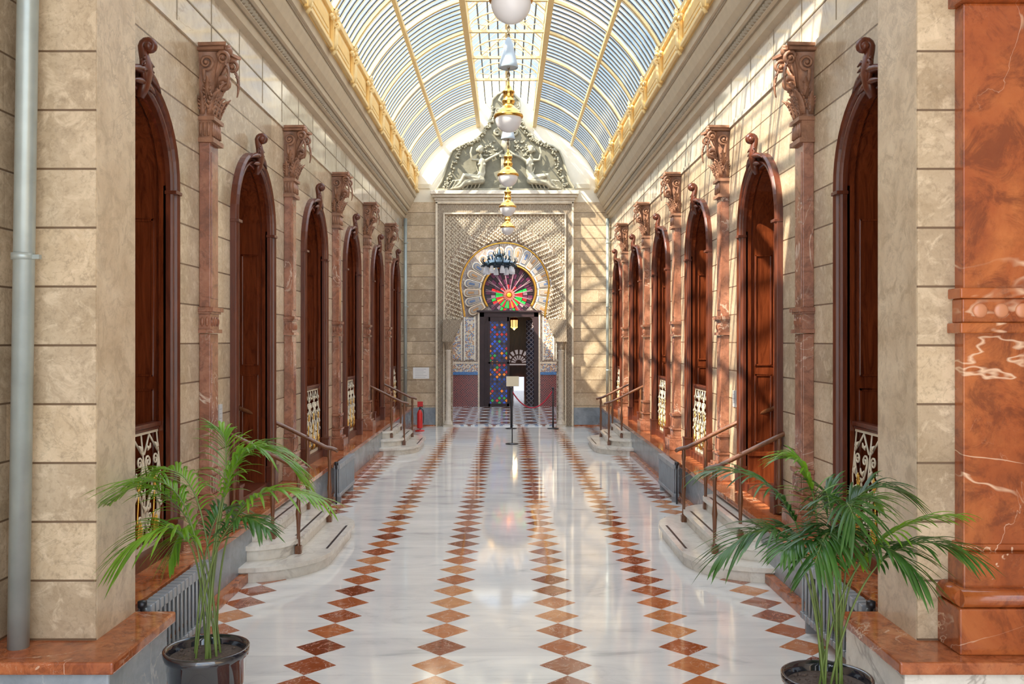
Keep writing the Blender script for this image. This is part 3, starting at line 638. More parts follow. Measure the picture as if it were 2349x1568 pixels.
# ---------------------------------------------------------------- radiators
rd=empty('radiator'); b=MB(); L=1.2
n_=16
for i in range(n_):
    y=-L/2+L*i/(n_-1)
    for xx in (-.03,.0,.03): b.tube([(xx,y,.13),(xx,y,.50)],.012,6)
    b.box(-.045,.045,y-.03,y+.03,.48,.55); b.box(-.045,.045,y-.03,y+.03,.09,.14)
b.tube([(0,-L/2-.04,.515),(0,L/2+.04,.515)],.022,8); b.tube([(0,-L/2-.04,.115),(0,L/2+.04,.115)],.022,8)
b.obj('body',RAD,rd,bev=.008)
for yy in (-L/2+.08,L/2-.11):
    b=MB(); b.box(-.04,.04,yy,yy+.03,0,.1); b.obj('foot',RAD,rd)
b=MB(); b.lathe([(.015,0),(.015,.04),(.03,.05),(.03,.09),(.0,.095)],(0,-L/2-.07,.50),12); b.tube([(0,-L/2-.07,0),(0,-L/2-.07,.51)],.011,8); b.obj('valve',DARKM,rd)
first=True
for s in (-1,1):
    for y in (6.62,13.4):
        loc=(s*2.39,y,0)
        if first: rd.location=loc; tag(rd,'grey sectional radiator against the marble plinth','radiator',group='radiators'); first=False
        else: copy_tree(rd,loc,0)
# ---------------------------------------------------------------- pendant lamps
pl=empty('pendant_lamp'); R=.135
b=MB(); b.lathe([(R*sin(a*pi/16),.135-R*cos(a*pi/16)) for a in range(0,10)],(0,0,0),28); b.obj('globe',GLOBE,pl)
b=MB(); b.lathe([(.128,.145),(.148,.15),(.152,.165),(.145,.185),(.128,.19),(.122,.21),(.10,.235),(.072,.255),(.06,.27),(.058,.30),(.066,.31),(.066,.325),(.055,.335),(.052,.40),(.062,.405),(.062,.42),(.04,.44),(.03,.47),(.016,.48),(.014,.52),(.0,.53)],(0,0,0),28); b.obj('brass_fitting',BRASS,pl)
b=MB(); z=.53; i=0
while z<3.62:
    pts=[(.014*cos(a*pi/4)*(1 if i%2 else 0),.014*cos(a*pi/4)*(0 if i%2 else 1),z+.02+.028*sin(a*pi/4)) for a in range(9)]
    b.tube(pts,.005,5,cap=False); z+=.04; i+=1
b.tube([(.006,0,.5),(.008,0,3.62)],.003,5)
b.obj('chain',CHAIN,pl)
b=MB(); b.lathe([(.095,.66),(.10,.67),(.092,.70),(.06,.84),(.03,.95),(.018,.97),(.0,.975)],(0,0,0),24); b.lathe([(.0,.665),(.09,.665)],(0,0,0),24); b.obj('conical_shade',CONE,pl)
for i,y in enumerate((6.1,9.3,12.6,15.6,18.4)):
    loc=(.02 if i else .03,y,4.43)
    if i==0: pl.location=loc; tag(pl,'brass pendant lamp with opal globe on a chain','pendant lamp',group='brass pendant lamps')
    else: copy_tree(pl,loc)
# ---------------------------------------------------------------- portal
po=empty('carved_archway',(PX,YE,0))
hz=3.72; hr=1.2
def opening(dr=0,n=80,scal=0):
    P=[]
    a0=math.radians(-42)
    for i in range(n+1):
        a=(pi-a0)+(2*a0-pi)*i/n
        r=hr+dr+(scal*abs(sin(a*13)) if scal else 0)
        x=r*cos(a); z=hz+r*sin(a)
        if z<hz: x=(1 if x>0 else -1)*(r-(.12*min(1,(hz-z)/.8)))
        P.append((x,z))
    return P
ow=1.40; zc=2.2
op=opening(.03,130,.05)
b=MB(); y=-.06
prt=[(-1.60,y,0),(-1.60,y,5.66),(1.60,y,5.66),(1.60,y,0),(ow+.0,y,0),(ow,y,zc),(1.15,y,2.85)]
prt+=[(px_,y,pz) for px_,pz in reversed(op)]+[(-1.15,y,2.85),(-ow,y,zc),(-ow,y,0)]
b.prism(prt,(0,.30,0))
for ri in range(8):
    dr=.06+.048*ri; nn=92+ri*4; pts=opening(dr,nn)
    for j,(x,z) in enumerate(pts):
        if abs(x)>1.56 or j%2==ri%2: continue
        rr=.028; yo=-.135+.008*ri
        pr_=[(x+rr*cos(a*pi/3)*.9,z+rr*sin(a*pi/3)) for a in range(6)]
        b.add([(p[0],-.055,p[1]) for p in pr_]+[(x+(p[0]-x)*.75,yo+.02,z+(p[1]-z)*.75) for p in pr_]+[(x,yo,z-.012)],[(k,(k+1)%6,6+(k+1)%6,6+k) for k in range(6)]+[(6+k,6+(k+1)%6,12) for k in range(6)],1)
for i in range(33):
    for j in range(58):
        x=-1.54+i*.0965+(.048 if j%2 else 0); z=2.95+j*.0475
        if abs(x)>1.56 or z>5.63: continue
        rr_=math.hypot(x,max(z-hz,0))
        if rr_<hr+.45: continue
        b.add([(x,-.078,z+.036),(x+.016,-.066,z+.010),(x+.036,-.078,z),(x+.016,-.066,z-.010),(x,-.078,z-.036),(x-.016,-.066,z-.010),(x-.036,-.078,z),(x-.016,-.066,z+.010),(x,-.086,z)],[(k,(k+1)%8,8) for k in range(8)],1)
for s in (-1,1):
    for k in range(11):
        for j in range(5):
            b.ball((s*(1.20+.08*j),-.07,2.88-.045*k),(.025,.04,.025),6,5,1)
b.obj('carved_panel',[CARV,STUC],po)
b=MB()
for x0,x1,z0_,z1_ in ((-1.80,-1.62,2.0,5.95),(1.62,1.80,2.0,5.95),(-1.62,1.62,5.70,5.95)): b.box(x0,x1,-.09,.0,z0_,z1_,0)
for x0,x1 in ((-1.80,-1.62),(1.62,1.80)): b.box(x0,x1,-.05,.0,0,2.0,0)
for x0,x1,z0_,z1_ in ((-1.84,-1.79,0,6.0),(1.79,1.84,0,6.0),(-1.64,-1.60,0,5.7),(1.60,1.64,0,5.7)): b.box(x0,x1,-.13,.0,z0_,z1_,1)
b.box(-1.84,1.84,-.13,.0,5.94,6.0,1); b.box(-1.62,1.62,-.13,.0,5.66,5.70,1)
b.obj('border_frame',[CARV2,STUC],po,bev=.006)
b=MB(); b.box(-1.97,1.97,-.30,0,6.17,6.27); b.box(-1.93,1.93,-.24,0,6.10,6.17); b.box(-1.88,1.88,-.17,0,6.03,6.10); b.box(-1.86,1.86,-.14,0,5.98,6.03); b.obj('cornice_shelf',COLM,po,bev=.012)
b=MB(); pts=opening(-.01,70); b.tube([(x,.0,z) for x,z in pts],.028,6); b.obj('arch_moulding',GOLD,po)
for s in (-1,1):
    b=MB(); x=s*1.50
    b.lathe([(.12,.05),(.12,.09),(.10,.10),(.11,.13),(.085,.16),(.075,.20),(.072,2.0),(.09,2.02),(.07,2.05)],(x,-.18,0),18,cap=True); b.box(x-.13,x+.13,-.31,-.06,0,.05)
    b.obj('column',COLM,po)
    b=MB(); b.lathe([(.075,2.04),(.09,2.12),(.13,2.24),(.15,2.28)],(x,-.18,0),12); b.box(x-.15,x+.15,-.33,-.05,2.26,2.36)
    b.prism([(x-.14,-.30,2.36),(x+.14,-.30,2.36),(x+.14,-.30,2.85),(x-s*.14-s*.22,-.30,2.85),(x-s*.14-s*.14,-.30,2.6)] if s>0 else [(x+.14,-.30,2.36),(x-.14,-.30,2.36),(x-.14,-.30,2.85),(x+.36,-.30,2.85),(x+.28,-.30,2.6)],(0,.26,0))
    b.obj('column_capital',CARV2,po)
tag(po,'carved stucco horseshoe archway with marble columns','archway')
# ---------------------------------------------------------------- relief pediment
pe=empty('relief_pediment',(-.02,YE-.16,6.27))
k_=1/85.7
half=[(159,0),(157,8),(148,22),(140,48),(132,74),(124,92),(108,103),(90,108),(74,116),(60,128),(48,144),(38,162),(30,180),(33,196),(31,210),(20,222),(0,232)]
out=[(x*k_,z*k_) for x,z in half]+[(-x*k_,z*k_) for x,z in reversed(half[:-1])]
b=MB(); b.prism([(x,0,z) for x,z in out],(0,.14,0))
pb=b
b=MB(); b.tube([(x*.985,-.02,z*.985+.01) for x,z in out],.03,8); b.box(-1.84,1.84,-.07,.02,0,.06); b.obj('rim_moulding',RELF,pe)
def q3(px,py,d=.08): return V(((px-1160)*k_,-d*.8,(437-py)*k_))
def limb(pts,rs): b.tube([q3(*p) for p in pts],rs,8); b.ball(q3(*pts[0]),rs[0],8,6); b.ball(q3(*pts[-1]),rs[-1],8,6)
def figure(m):
    def g(l): return [((1160+(p[0]-1160)*m),)+tuple(p[1:]) for p in l]
    b.ball(q3(*g([(1103,346,.14)])[0]),(.07,.08,.09),10,8); b.ball(q3(*g([(1103,341,.12)])[0]),(.09,.08,.08),10,8)
    b.ball(q3(*g([(1096,345,.10)])[0]),(.05,.06,.06),8,6)
    b.ball(q3(*g([(1106,348,.22)])[0]),(.018,.02,.02),6,5)
    limb(g([(1103,357,.11),(1105,366,.10)]),[.035,.045])
    limb(g([(1106,372,.12),(1106,386,.13),(1105,398,.12),(1100,410,.13)]),[.10,.09,.075,.12])
    for dx in (-7,6): b.ball(q3(*g([(1106+dx,379,.2)])[0]),.038,8,6)
    limb(g([(1096,368,.11),(1084,368,.13),(1080,352,.15),(1083,340,.14)]),[.045,.036,.03,.025])
    limb(g([(1114,370,.12),(1128,362,.15),(1144,354,.15),(1152,347,.14)]),[.045,.036,.03,.025])
    limb(g([(1100,412,.14),(1082,408,.2),(1066,404,.2),(1058,420,.16),(1044,430,.13)]),[.11,.095,.075,.055,.035])
    limb(g([(1104,414,.13),(1086,417,.2),(1070,420,.18),(1056,430,.14),(1036,433,.12)]),[.11,.09,.075,.05,.03])
    for i in range(9): limb(g([(1112-i*7,398+i*2,.17),(1104-i*8,416,.2),(1096-i*8.5,434,.13)]),[.016,.022,.016])
    for i in range(4): limb(g([(1094+i*6,384,.16),(1098+i*5,398,.17),(1090+i*6,412,.18)]),[.012,.014,.012])
for m in (1,-1):
    b=MB(); figure(m); o=b.obj('relief_figure',RELF,pe,recalc=False)
    md=o.modifiers.new('r','REMESH'); md.mode='VOXEL'; md.voxel_size=.013; md.use_smooth_shade=True
b=pb; n0_=len(b.m)
b.box(-.13,.13,-.12,.02,.06,.9); b.box(-.17,.17,-.15,.02,.88,.95); b.box(-.17,.17,-.15,.02,.06,.14)
b.lathe([(.05,.95),(.03,1.02),(.09,1.1),(.13,1.22),(.11,1.32),(.06,1.38),(.10,1.45),(.0,1.5)],(0,-.08,0),14)
for i in range(9):
    a=pi*(i+.5)/9; b.ribbon([(0,-.10,1.62),(.12*cos(a),-.15,1.62+.12*sin(a)),(.22*cos(a),-.13,1.64+.26*sin(a))],[.015,.04,.02],(-sin(a),0,cos(a)),th=.03)
b.ball((0,-.06,1.72),(.10,.12,.14))
for s in (-1,1):
    b.tube([(s*.12,-.06,1.45)]+[(s*x,-.03,z) for x,_,z in spiral((.22,0,1.55),.11,.02,pi,-1.5,18)],.035,8)
    b.tube([(s*.10,-.03,2.0)]+[(s*x,-.03,z) for x,_,z in spiral((.20,0,2.1),.10,.02,pi,-1.4,18)],.035,8)
    b.tube([(s*.05,-.02,2.3),(s*.18,-.02,2.42),(s*.1,-.02,2.55),(0,-.02,2.6)],.035,8)
    for j in range(130):
        t=j/129; idx=t*13; i0=int(idx); f=idx-i0; A=half[i0]; B=half[min(i0+1,16)]
        x=(A[0]+(B[0]-A[0])*f)*.86*k_; z=(A[1]+(B[1]-A[1])*f)*.93*k_+.10
        b.ball((s*x+random.uniform(-.06,.06),-.03,z+random.uniform(-.05,.05)),(random.uniform(.02,.038),.06,random.uniform(.02,.038)),7,5)
    for j in range(40):
        a=random.uniform(0,6.28); x=random.uniform(.22,.65); z=random.uniform(.95,1.35)
        if x>.5 and z>1.2: continue
        b.ribbon([(s*x,-.005,z),(s*x+.04*cos(a),-.05,z+.04*sin(a)),(s*x+.08*cos(a),-.01,z+.08*sin(a))],[.01,.028,.004],(-sin(a),0,cos(a)),th=.015)
b.ball((0,-.03,2.15),(.10,.09,.16))
for i in range(n0_,len(b.m)): b.m[i]=1
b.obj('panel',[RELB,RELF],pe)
tag(pe,'olive-grey stucco relief with two seated draped women and garlands','relief sculpture')
# ---------------------------------------------------------------- vestibule
YV=31.0; k2=67.1
def VX(px): return (px-1162)/k2
def VZ(py): return H+(780-py)/k2
b=MB(); b.box(-2.6,2.6,YE+.0,YV+10,-.2,.03); o=b.obj('floor_vestibule',FLOOR2); tag(o,'geometric brown grey and white marble floor','floor','structure')
for s,nm in ((-1,'left'),(1,'right')):
    b=MB(); b.box(*sorted((s*2.3,s*2.5)),YE+.24,YV,0,6.2,0); b.box(*sorted((s*2.28,s*2.3)),YE+.24,YV,0,1.15,1)
    tag(b.obj('wall_vestibule_'+nm,[CARV3,DADO]),'patterned tile vestibule side wall','wall','structure')
b=MB(); b.box(-2.5,2.5,YE+.24,25.2,6.2,6.3); b.box(-2.5,2.5,30.6,YV+.2,6.2,6.3); b.box(-2.5,-2.0,25.2,30.6,6.2,6.3); b.box(2.0,2.5,25.2,30.6,6.2,6.3); b.box(-.2,.2,25.2,30.6,6.2,6.3)  # gap added in the unseen ceiling so the sky lights the vestibule
tag(b.obj('ceiling',PLAS),'white vestibule ceiling with an opening added to let light in','ceiling','structure')
gcx,gcz,gr=.09,3.97,.87
BLUE=plain('blue_tile',(.06,.18,.42),.25,var=.3,scale=20)
b=MB(); dl,dr_,dz=-.92,1.09,3.27
pts=[(-2.5,YV,0),(-2.5,YV,6.2),(2.5,YV,6.2),(2.5,YV,0),(dr_,YV,0),(dr_,YV,dz)]
a0=math.asin((dz-gcz)/gr)
pts+=[(gcx+gr*cos(a0+(pi-2*a0)*i/40),YV,gcz+gr*sin(a0+(pi-2*a0)*i/40)) for i in range(41)]
pts+=[(dl,YV,dz),(dl,YV,0)]
b.prism(pts,(0,.2,0),0)
tag(b.obj('wall_vestibule_back',[CARV3]),'carved and painted vestibule wall','wall','structure')
b=MB()
for x0,x1 in ((-2.25,dl-.06),(dr_+.06,2.25)):
    b.box(x0,x1,YV-.03,YV,.03,1.12,0); b.box(x0,x1,YV-.06,YV,1.12,1.22,1); b.box(x0,x1,YV-.04,YV,1.22,1.50,2); b.box(x0,x1,YV-.05,YV,1.5,1.56,3)
    w=.32
    for j in range(3):
        xx=(x1-.12-w-j*.46) if x1<0 else (x0+.12+j*.46)
        if xx<-2.25 or xx+w>2.25: continue
        b.box(xx,xx+w,YV-.03,YV,1.64,3.08,2); b.box(xx-.04,xx,YV-.035,YV,1.60,3.12,4); b.box(xx+w,xx+w+.04,YV-.035,YV,1.6,3.12,4)
b.box(dl-.06,dl,YV-.05,YV,0,3.35,3); b.box(dr_,dr_+.06,YV-.05,YV,0,3.35,3)
trim(b,[DADO,BLUE,TILE,STUC,PLAS],'glazed tile panels over a dark red lattice dado','tile panels')
vr=empty('horseshoe_arch_surround',(gcx,YV-.001,gcz)); b=MB(); NN=19
aa=math.radians(-35)
for i in range(NN):
    t0=aa+(pi-2*aa)*i/NN; t1=aa+(pi-2*aa)*(i+1)/NN; tm=(t0+t1)/2; hwid=(t1-t0)/2-.008
    def wedge(r0,r1,hw_,y0_,mi,yb=0):
        P=[(r0*cos(tm-hw_),y0_,r0*sin(tm-hw_)),(r0*cos(tm+hw_),y0_,r0*sin(tm+hw_))]
        rc=r1-r1*hw_; rad=rc*hw_
        for j in range(9):
            a=pi-pi*j/8
            P.append((rc*cos(tm)+rad*(sin(a)*cos(tm)+cos(a)*sin(tm)),y0_,rc*sin(tm)+rad*(sin(a)*sin(tm)-cos(a)*cos(tm))))
        b.prism(P,(0,yb-y0_,0),mi)
    wedge(.97,1.58,hwid,-.07,0); wedge(1.02,1.52,hwid*.76,-.08,1 if i%2 else 3,-.06); wedge(1.05,1.49,hwid*.64,-.092,2,-.07); wedge(1.20,1.40,hwid*.26,-.10,1 if i%2 else 3,-.08)
NAVY=plain('navy_tile',(.11,.16,.27),.3,var=.3,scale=20); OCH=plain('ochre_tile',(.42,.22,.09),.4,var=.3,scale=20)
VSM=carved('voussoir_tile',30,(.72,.63,.49),(.42,.36,.32),.06,.14)
b.obj('voussoirs',[STUC,NAVY,VSM,OCH],vr)
b=MB(); b.tube([(.90*cos(aa+(pi-2*aa)*i/48),-.05,.90*sin(aa+(pi-2*aa)*i/48)) for i in range(49)],.04,8); b.obj('gilt_ring',GOLD,vr)
tag(vr,'ring of lobed tiled voussoirs around the stained glass fanlight','arch surround')
b=MB(); NR=32; fz=-.12
R0=.86
def lim(t):
    bq=sin(t)*fz; return -bq+math.sqrt(max(0,bq*bq-(fz*fz-R0*R0)))
for i in range(NR):
    t0=2*pi*i/NR; t1=2*pi*(i+1)/NR; tm=(t0+t1)/2
    low=sin(tm)<.30
    cyc=(0,1,1,0,2,0,1)[i%7]
    if low: segs=[(.10,.20,2 if i%2 else 0),(.22,.46,cyc),(.48,.62,(4,1,0,3)[i%4]),(.64,.80,3 if i%2 else 5),(.82,1.2,5)]
    else: segs=[(.10,.20,2 if i%2 else 0),(.22,.36,(0,3,5,3)[i%4]),(.38,.56,3 if i%2 else 5),(.58,.76,5 if i%2 else 3),(.78,1.2,3 if i%2 else 5)]
    for r0,r1,mi in segs:
        ta,tb=t0+.02,t1-.02
        P=[]
        for r,t in ((r0,ta),(r1,ta),(r1,tb),(r0,tb)):
            r=min(r,lim(t)); P.append((r*cos(t),max(fz+r*sin(t),dz-gcz+.02)))
        b.prism([(gcx+x,YV+.08,gcz+z) for x,z in P],(0,.01,0),mi)
b.prism([(gcx+.87*cos(a0+(pi-2*a0)*i/40),YV+.10,gcz+.87*sin(a0+(pi-2*a0)*i/40)) for i in range(41)],(0,.02,0),6)
for i in range(16):
    a=2*pi*(i+.5)/16
    L_=lim(a)-.02
    if fz+L_*sin(a)<dz-gcz: L_=(dz-gcz-fz)/sin(a)
    for da in (-.06,.06): b.tube([(gcx+.12*cos(a+da*2),YV+.06,gcz+fz+.12*sin(a+da*2)),(gcx+L_*.96*cos(a-da*.5),YV+.06,gcz+fz+L_*.96*sin(a-da*.5))],.007,5,4)
b.ball((gcx,YV+.05,gcz+fz),(.08,.02,.08),12,6,2)
tag(b.obj('window_2',SG+[DARKM],recalc=False),'round stained glass fanlight with star rosette','stained glass window','structure')
b=MB(); b.box(dl,dl+.16,YV-.06,YV+.15,0,dz); b.box(dr_-.16,dr_,YV-.06,YV+.15,0,dz); b.box(dl,dr_,YV-.06,YV+.15,dz-.18,dz+.02); b.box(dl+.14,-.62,YV-.02,YV+.1,0,dz)
b.box(dl-.1,dr_+.1,YV-.1,YV,dz-.02,dz+.05)
for s,xx in ((1,dl),(-1,dr_)):
    b.prism([(xx,YV-.05,dz-.16),(xx+s*.34,YV-.05,dz-.16),(xx+s*.22,YV-.05,dz-.24),(xx+s*.2,YV-.05,dz-.36),(xx+s*.14,YV-.05,dz-.45),(xx,YV-.05,dz-.5)],(0,.08,0))
DKW=plain('dark_plum_wood',(.03,.014,.016),.5,var=.3)
d=b.obj('door_13',DKW,bev=.008); tag(d,'dark double door with coloured glass lattice leaves','door','structure')
b=MB(); b.box(-.62,.08,YV-.02,YV+.02,.06,3.05); b.obj('glass_lattice_leaf',LATG,d)
b=MB()
for x0,x1,z0_,z1_ in ((-.64,-.56,.03,3.1),(.02,.10,.03,3.1),(-.62,.08,.03,.14),(-.62,.08,2.95,3.1),(-.62,.08,1.5,1.56)): b.box(x0,x1,YV-.05,YV+.04,z0_,z1_)
b.obj('leaf_frame',DKW,d)
b=MB(); b.box(-.5,0,-.02,.02,.05,3.0); o=b.obj('open_leaf',LATW,d); o.location=(.93,YV+.0,0); o.rotation_euler=(0,0,math.radians(-62))
b=MB(); b.box(-1.6,-1.5,YV+.2,41,0,4.2); b.box(1.5,1.6,YV+.2,41,0,4.2); b.box(-1.6,1.6,YV+.2,41,4.2,4.3); b.box(-1.6,1.6,41,41.1,0,4.3)
tag(b.obj('wall_corridor',WOODD),'dark wood panelled corridor beyond the door','corridor','structure')
b=MB(); kx=2080/41.
def CX(px): return (px-1162)/kx
def CZ(py): return H+(780-py)/kx
b.box(CX(1178),CX(1202),40.9,41,.03,CZ(864),0)
cx_,cz_=CX(1190),CZ(832)
for a in range(8):
    a0_=pi*a/8+.08; a1_=pi*(a+1)/8-.08
    for r0,r1 in ((.15,.34),(.40,.60)):
        b.prism([(cx_+r*cos(t),40.95,cz_+r*sin(t)) for r,t in ((r0,a0_),(r1,a0_),(r1,a1_),(r0,a1_))],(0,.05,0),1)
b.box(cx_-.62,cx_+.62,40.93,40.99,cz_-.10,cz_-.04,1)
tag(b.obj('window_3',[BRIGHT,DIML]),'bright doorway and arched fanlight closing the corridor','window','structure')
ln=empty('hanging_lantern',(.3,35.5,2.75)); b=MB(); b.lathe([(.0,0),(.10,.02),(.13,.08),(.13,.34)],(0,0,0),6,cap=False); b.obj('glass',LANT,ln)
b=MB(); b.lathe([(.15,.34),(.16,.36),(.05,.5),(.02,.56)],(0,0,0),6); b.tube([(0,0,.55),(0,0,1.44)],.01,6); b.lathe([(0,-.06),(.04,-.03),(.1,.01)],(0,0,0),6)
for i in range(6): a=pi*i/3; b.tube([(.13*cos(a),.13*sin(a),.05),(.14*cos(a),.14*sin(a),.35)],.012,5)
b.obj('brass_frame',BRASS,ln); tag(ln,'small glowing brass lantern hanging in the corridor','lantern')
ch=empty('chandelier',(VX(1145)*26.5/31+.0,26.5,0)); kc=2080/26.5
def cz(py): return H+(780-py)/kc
b=MB(); b.lathe([(.0,cz(568)),(.03,cz(572)),(.04,cz(580)),(.10,cz(583)),(.14,cz(588)),(.10,cz(590)),(.30,cz(596)),(.46,cz(602)),(.50,cz(606)),(.46,cz(611)),(.42,cz(608)),(0,cz(606))],(0,0,0),24)
for i in range(14):
    a=2*pi*i/14; b.tube([(.46*cos(a),.46*sin(a),cz(606)),(.53*cos(a),.53*sin(a),cz(598)),(.50*cos(a),.50*sin(a),cz(591)),(.45*cos(a),.45*sin(a),cz(594))],[.02,.015,.012,.006],6)
    b.tube([(.30*cos(a),.30*sin(a),cz(596)),(.34*cos(a),.34*sin(a),cz(588)),(.28*cos(a),.28*sin(a),cz(584))],[.018,.012,.006],6)
    b.ball((.5*cos(a),.5*sin(a),cz(610)),.03,6,5)
    b.tube([(.12*cos(a),.12*sin(a),cz(588)),(.18*cos(a),.18*sin(a),cz(580)),(.15*cos(a),.15*sin(a),cz(575))],[.016,.010,.005],5)
b.tube([(0,0,cz(570)),(0,0,6.2)],.012,6); b.obj('crown_frame',CHAND,ch)
em('shade_glass',(.75,.78,.85),.15)
for i in range(8):
    a=2*pi*(i+.3)/8; b=MB(); b.lathe([(.03,cz(611)),(.045,cz(613)),(.07,cz(621)),(.075,cz(628)),(.06,cz(628))],(.40*cos(a),.40*sin(a),0),12); b.obj('lamp_shade',bpy.data.materials['shade_glass'],ch)
tag(ch,'blue-black crown-shaped chandelier with small glass shades','chandelier')
def light(name,typ,loc,en,col=(1,1,1),**k):
    l=bpy.data.lights.new(name,typ); l.energy=en; l.color=col
    for a,v in k.items(): setattr(l,a,v)
    o=bpy.data.objects.new(name,l); COL.objects.link(o); o.location=loc; return o
light('lantern_light','POINT',(.3,35.5,2.6),25,(1,.75,.4),shadow_soft_size=.1)
# ---------------------------------------------------------------- small things
def notice(name,loc,rz,w,h,lab,mat=PAPER,lines=6):
    o=empty(name,loc); o.rotation_euler=(0,0,rz)
    b=MB(); b.box(-w/2,w/2,-.015,0,-h/2,h/2); b.obj('panel',mat,o)
    b=MB()
    for i in range(lines):
        z=h/2-h*(i+1)/(lines+1); b.box(-w*.38,w*(.38-.25*random.random()),-.017,-.015,z-h*.012,z+h*.012)
    b.obj('printed_lines',INK,o); tag(o,lab,'notice')
notice('wall_notice',(-2.29,YE,1.42),0,.43,.30,'white printed notice on the stone end wall')
notice('wall_plaque',(-2.8,8.84,1.585),pi/2,.10,.18,'small white plaque on the stone wall beside a door',CLEARP,3)
notice('wall_plaque',(2.8,11.1,1.585),-pi/2,.14,.20,'small white plaque on the stone wall beside a door',CLEARP,3)
fe=empty('fire_extinguisher',(-2.2,23.0,0)); b=MB(); b.lathe([(0,.06),(.068,.07),(.072,.10),(.072,.44),(.045,.51),(.025,.54),(0,.54)],(0,0,0),16); b.obj('cylinder',REDP,fe)
b=MB(); b.tube([(0,0,.53),(0,0,.60)],.02,8); b.box(-.02,.08,-.012,.012,.60,.62); b.tube([(.02,0,.58),(.09,-.02,.53),(.10,-.03,.35),(.09,-.03,.2)],.011,6); b.obj('valve_and_hose',DARKM,fe)
b=MB(); b.lathe([(0,0),(.12,0),(.12,.02),(.03,.04),(0,.04)],(0,0,0),16); b.tube([(0,.1,.02),(0,.1,.72)],.011,6); b.box(-.07,.07,.09,.1,.60,.74); b.obj('stand',REDP,fe); tag(fe,'red fire extinguisher on a stand by the end wall','fire extinguisher')
ss=empty('sign_stand',(.125,20.1,0)); b=MB(); b.lathe([(0,0),(.15,0),(.15,.015),(.03,.03),(0,.03)],(0,0,0),20); b.obj('base',DARKM,ss)
b=MB(); b.tube([(0,0,.02),(0,0,1.35)],.012,8); b.obj('pole',DARKM,ss); b=MB(); b.box(-.13,.15,-.02,0,1.28,1.50); b.obj('sign_panel',SIGNC,ss); tag(ss,'metal stand with a small cream sign panel','sign stand')
bp=empty('barrier_post',(1.21,23.6,0)); b=MB(); b.lathe([(0,0),(.15,0),(.15,.015),(.03,.03),(0,.03)],(0,0,0),20); b.obj('base',DARKM,bp); b=MB(); b.tube([(0,0,.02),(0,0,1.02)],.022,10); b.ball((0,0,1.05),.035); b.obj('pole',DARKM,bp)
tag(bp,'black rope barrier post in front of the archway','barrier post',group='rope barrier posts'); copy_tree(bp,(.12,23.6,0))
b=MB(); b.tube([(.145+1.04*t,23.6,.97-.45*4*t*(1-t)*.95) for t in [i/16 for i in range(17)]],.017,8); tag(b.obj('barrier_rope',ROPE),'sagging red rope between two barrier posts','rope')
# ---------------------------------------------------------------- palms
def palm(loc,d,fr,lab,mats):
    sc=F/d; root=empty('potted_palm',(loc[0],loc[1],0)); hh=loc[2]
    b=MB(); b.lathe([(0,0),(.17,0),(.19,.02),(.215,.2),(.235,hh-.06),(.25,hh-.045),(.252,hh),(.235,hh),(.228,hh-.03),(.22,hh-.06)],(0,0,0),36); b.obj('pot',POT,root)
    b=MB(); b.lathe([(0,hh-.04),(.12,hh-.045),(.225,hh-.055)],(0,0,0),24)
    for i in range(40): a=random.random()*6.28; r=random.random()*.2; b.ball((r*cos(a),r*sin(a),hh-.045),(.012,.012,.009),5,4)
    b.obj('soil',SOIL,root)
    for fi,(p1,p2,dy,L,mi) in enumerate(fr):
        a=random.random()*6.28; bx,by=.08*cos(a),.08*sin(a)
        def Wp(px,py,dd): return V(((px-1162)/sc-loc[0]+dd*(px-1162)/F,dd,H+(780-py)/sc*(1+dd/d)))
        P0=V((bx,by,hh-.05)); P1=Wp(*p1,dy*.35); P2=Wp(*p2,dy)
        N=30; pts=[]
        Pm=P0.lerp(P1,.62); Pm.x=P0.x+(P1.x-P0.x)*.35; Pm.y=P0.y+(P1.y-P0.y)*.35
        for i in range(N+1):
            t=i/N; pts.append(P0*(1-t)**3+Pm*3*t*(1-t)**2+P1*3*t*t*(1-t)+P2*t**3)
        b=MB(); b.tube(pts,[.0058*(1-.75*i/N)+.0014 for i in range(N+1)],6,0)
        n0=int(N*.50)
        cnt=22
        for j in range(cnt+1):
            u=(n0+(N-n0)*j/cnt); i=min(int(u),N-1); f=u-i; p=pts[i].lerp(pts[i+1],f); T=(pts[i+1]-pts[i]).normalized()
            sd=T.cross(V((0,0,1)))
            if sd.length<.2: sd=T.cross(V((0,1,0)))
            sd.normalize(); tt=j/cnt
            for q in (-1,1):
                ln_=L*(.60+.48*sin(pi*min(1,tt*.9+.15)))*random.uniform(.82,1.15)*(1 if tt<.9 else .85)
                dirv=(T*(.55+.8*tt)+sd*q*(1-.5*tt)*random.uniform(.8,1.2)+V((0,0,.30+random.uniform(-.18,.18)))).normalized()
                lp=[]; wd=[]; dr=.38+random.random()*.28
                for m in range(8):
                    s_=m/7; pp=p+dirv*(ln_*s_)+V((0,0,-1))*(ln_*dr*s_*s_); lp.append(pp); wd.append(.0064*(.35+1.1*sin(pi*min(1,s_*.8+.12))) if m<7 else .0005)
                b.ribbon(lp,wd,dirv.cross(V((0,0,1))) if abs(dirv.z)<.95 else V((1,0,0)),1,True,cup=.3)
        b.obj('frond',[STEM,mats[mi]],root,recalc=False)
    tag(root,lab,'potted plant')
LF=[((520,920),(680,1080),.2,.32,0),((420,1000),(245,1160),0,.34,0),((520,1070),(730,1140),-.2,.30,0),((460,1040),(350,1080),.3,.28,0),
    ((440,1130),(290,1260),-.3,.35,0),((545,1000),(500,985),.1,.28,0),((520,1130),(610,1210),-.35,.22,1),((430,1130),(390,1280),.1,.22,0),((430,1090),(265,1110),.3,.26,0),((520,1000),(600,1030),-.1,.30,0),((490,1120),(540,1180),.3,.26,1)]
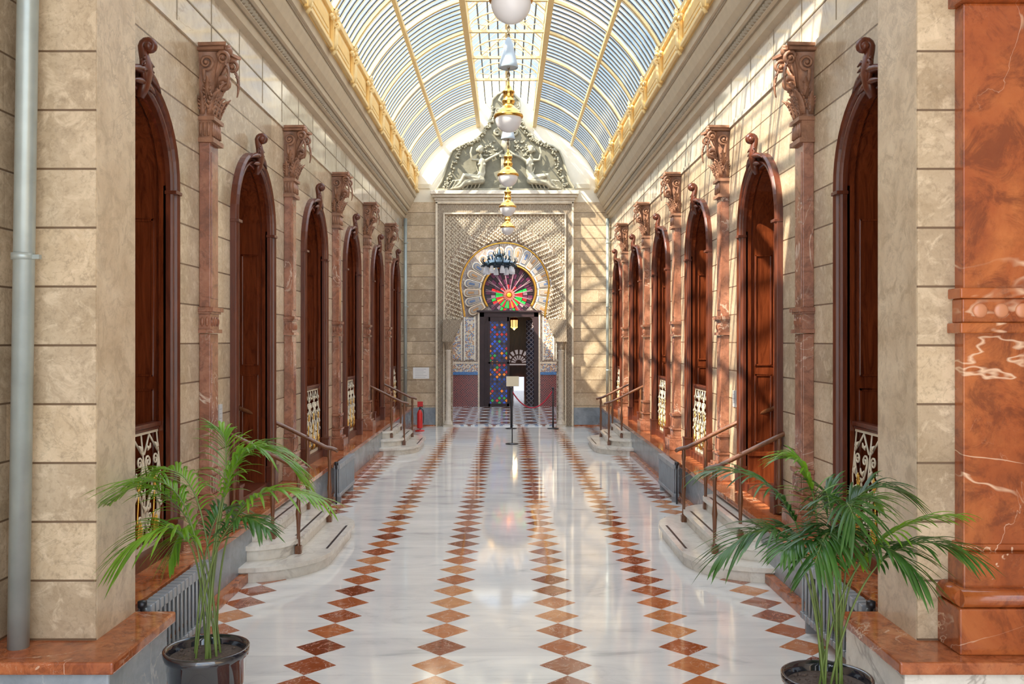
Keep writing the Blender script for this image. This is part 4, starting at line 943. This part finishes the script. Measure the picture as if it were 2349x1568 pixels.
palm((-1.81,5.47,.45),5.47,LF,'tall light green kentia palm in a glossy black pot',[LEAF,LEAFD])
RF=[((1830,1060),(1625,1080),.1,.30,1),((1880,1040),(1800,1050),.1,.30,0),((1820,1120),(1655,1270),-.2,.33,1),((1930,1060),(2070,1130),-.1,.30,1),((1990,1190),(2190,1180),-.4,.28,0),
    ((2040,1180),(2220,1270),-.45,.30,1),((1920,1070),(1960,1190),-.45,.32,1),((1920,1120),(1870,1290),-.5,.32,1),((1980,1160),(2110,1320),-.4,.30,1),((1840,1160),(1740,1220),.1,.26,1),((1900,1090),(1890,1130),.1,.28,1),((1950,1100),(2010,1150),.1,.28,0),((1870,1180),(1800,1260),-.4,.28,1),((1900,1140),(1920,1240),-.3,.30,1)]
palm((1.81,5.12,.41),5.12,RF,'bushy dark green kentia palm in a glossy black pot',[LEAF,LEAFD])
# ---------------------------------------------------------------- light
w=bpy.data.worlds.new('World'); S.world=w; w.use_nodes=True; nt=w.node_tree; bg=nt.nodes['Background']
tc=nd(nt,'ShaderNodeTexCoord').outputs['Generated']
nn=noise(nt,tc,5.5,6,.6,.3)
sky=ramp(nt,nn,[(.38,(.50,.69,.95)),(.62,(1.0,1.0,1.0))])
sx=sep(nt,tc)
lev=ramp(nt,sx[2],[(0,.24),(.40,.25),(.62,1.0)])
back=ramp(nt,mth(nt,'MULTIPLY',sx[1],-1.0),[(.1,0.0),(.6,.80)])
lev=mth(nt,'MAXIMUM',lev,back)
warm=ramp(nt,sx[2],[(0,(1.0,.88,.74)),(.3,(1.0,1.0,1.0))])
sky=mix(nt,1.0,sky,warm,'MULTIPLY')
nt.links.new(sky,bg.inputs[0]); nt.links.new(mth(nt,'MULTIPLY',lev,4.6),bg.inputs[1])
sun=light('sun','SUN',(0,0,20),13,(1,.87,.68),angle=.010)
sun.rotation_euler=V((.80,.50,-1)).to_track_quat('-Z','Y').to_euler()
cam=bpy.data.cameras.new('camera'); co=bpy.data.objects.new('camera',cam); COL.objects.link(co)
co.location=(0,0,H); co.rotation_euler=(pi/2,0,0); cam.sensor_width=36; cam.lens=36*F/2349
cam.shift_x=12.5/2349; cam.shift_y=-4/2349; cam.clip_start=.05; cam.clip_end=200
S.camera=co
S.view_settings.view_transform='Standard'; S.view_settings.look='None'; S.view_settings.exposure=.18; S.view_settings.gamma=1.06
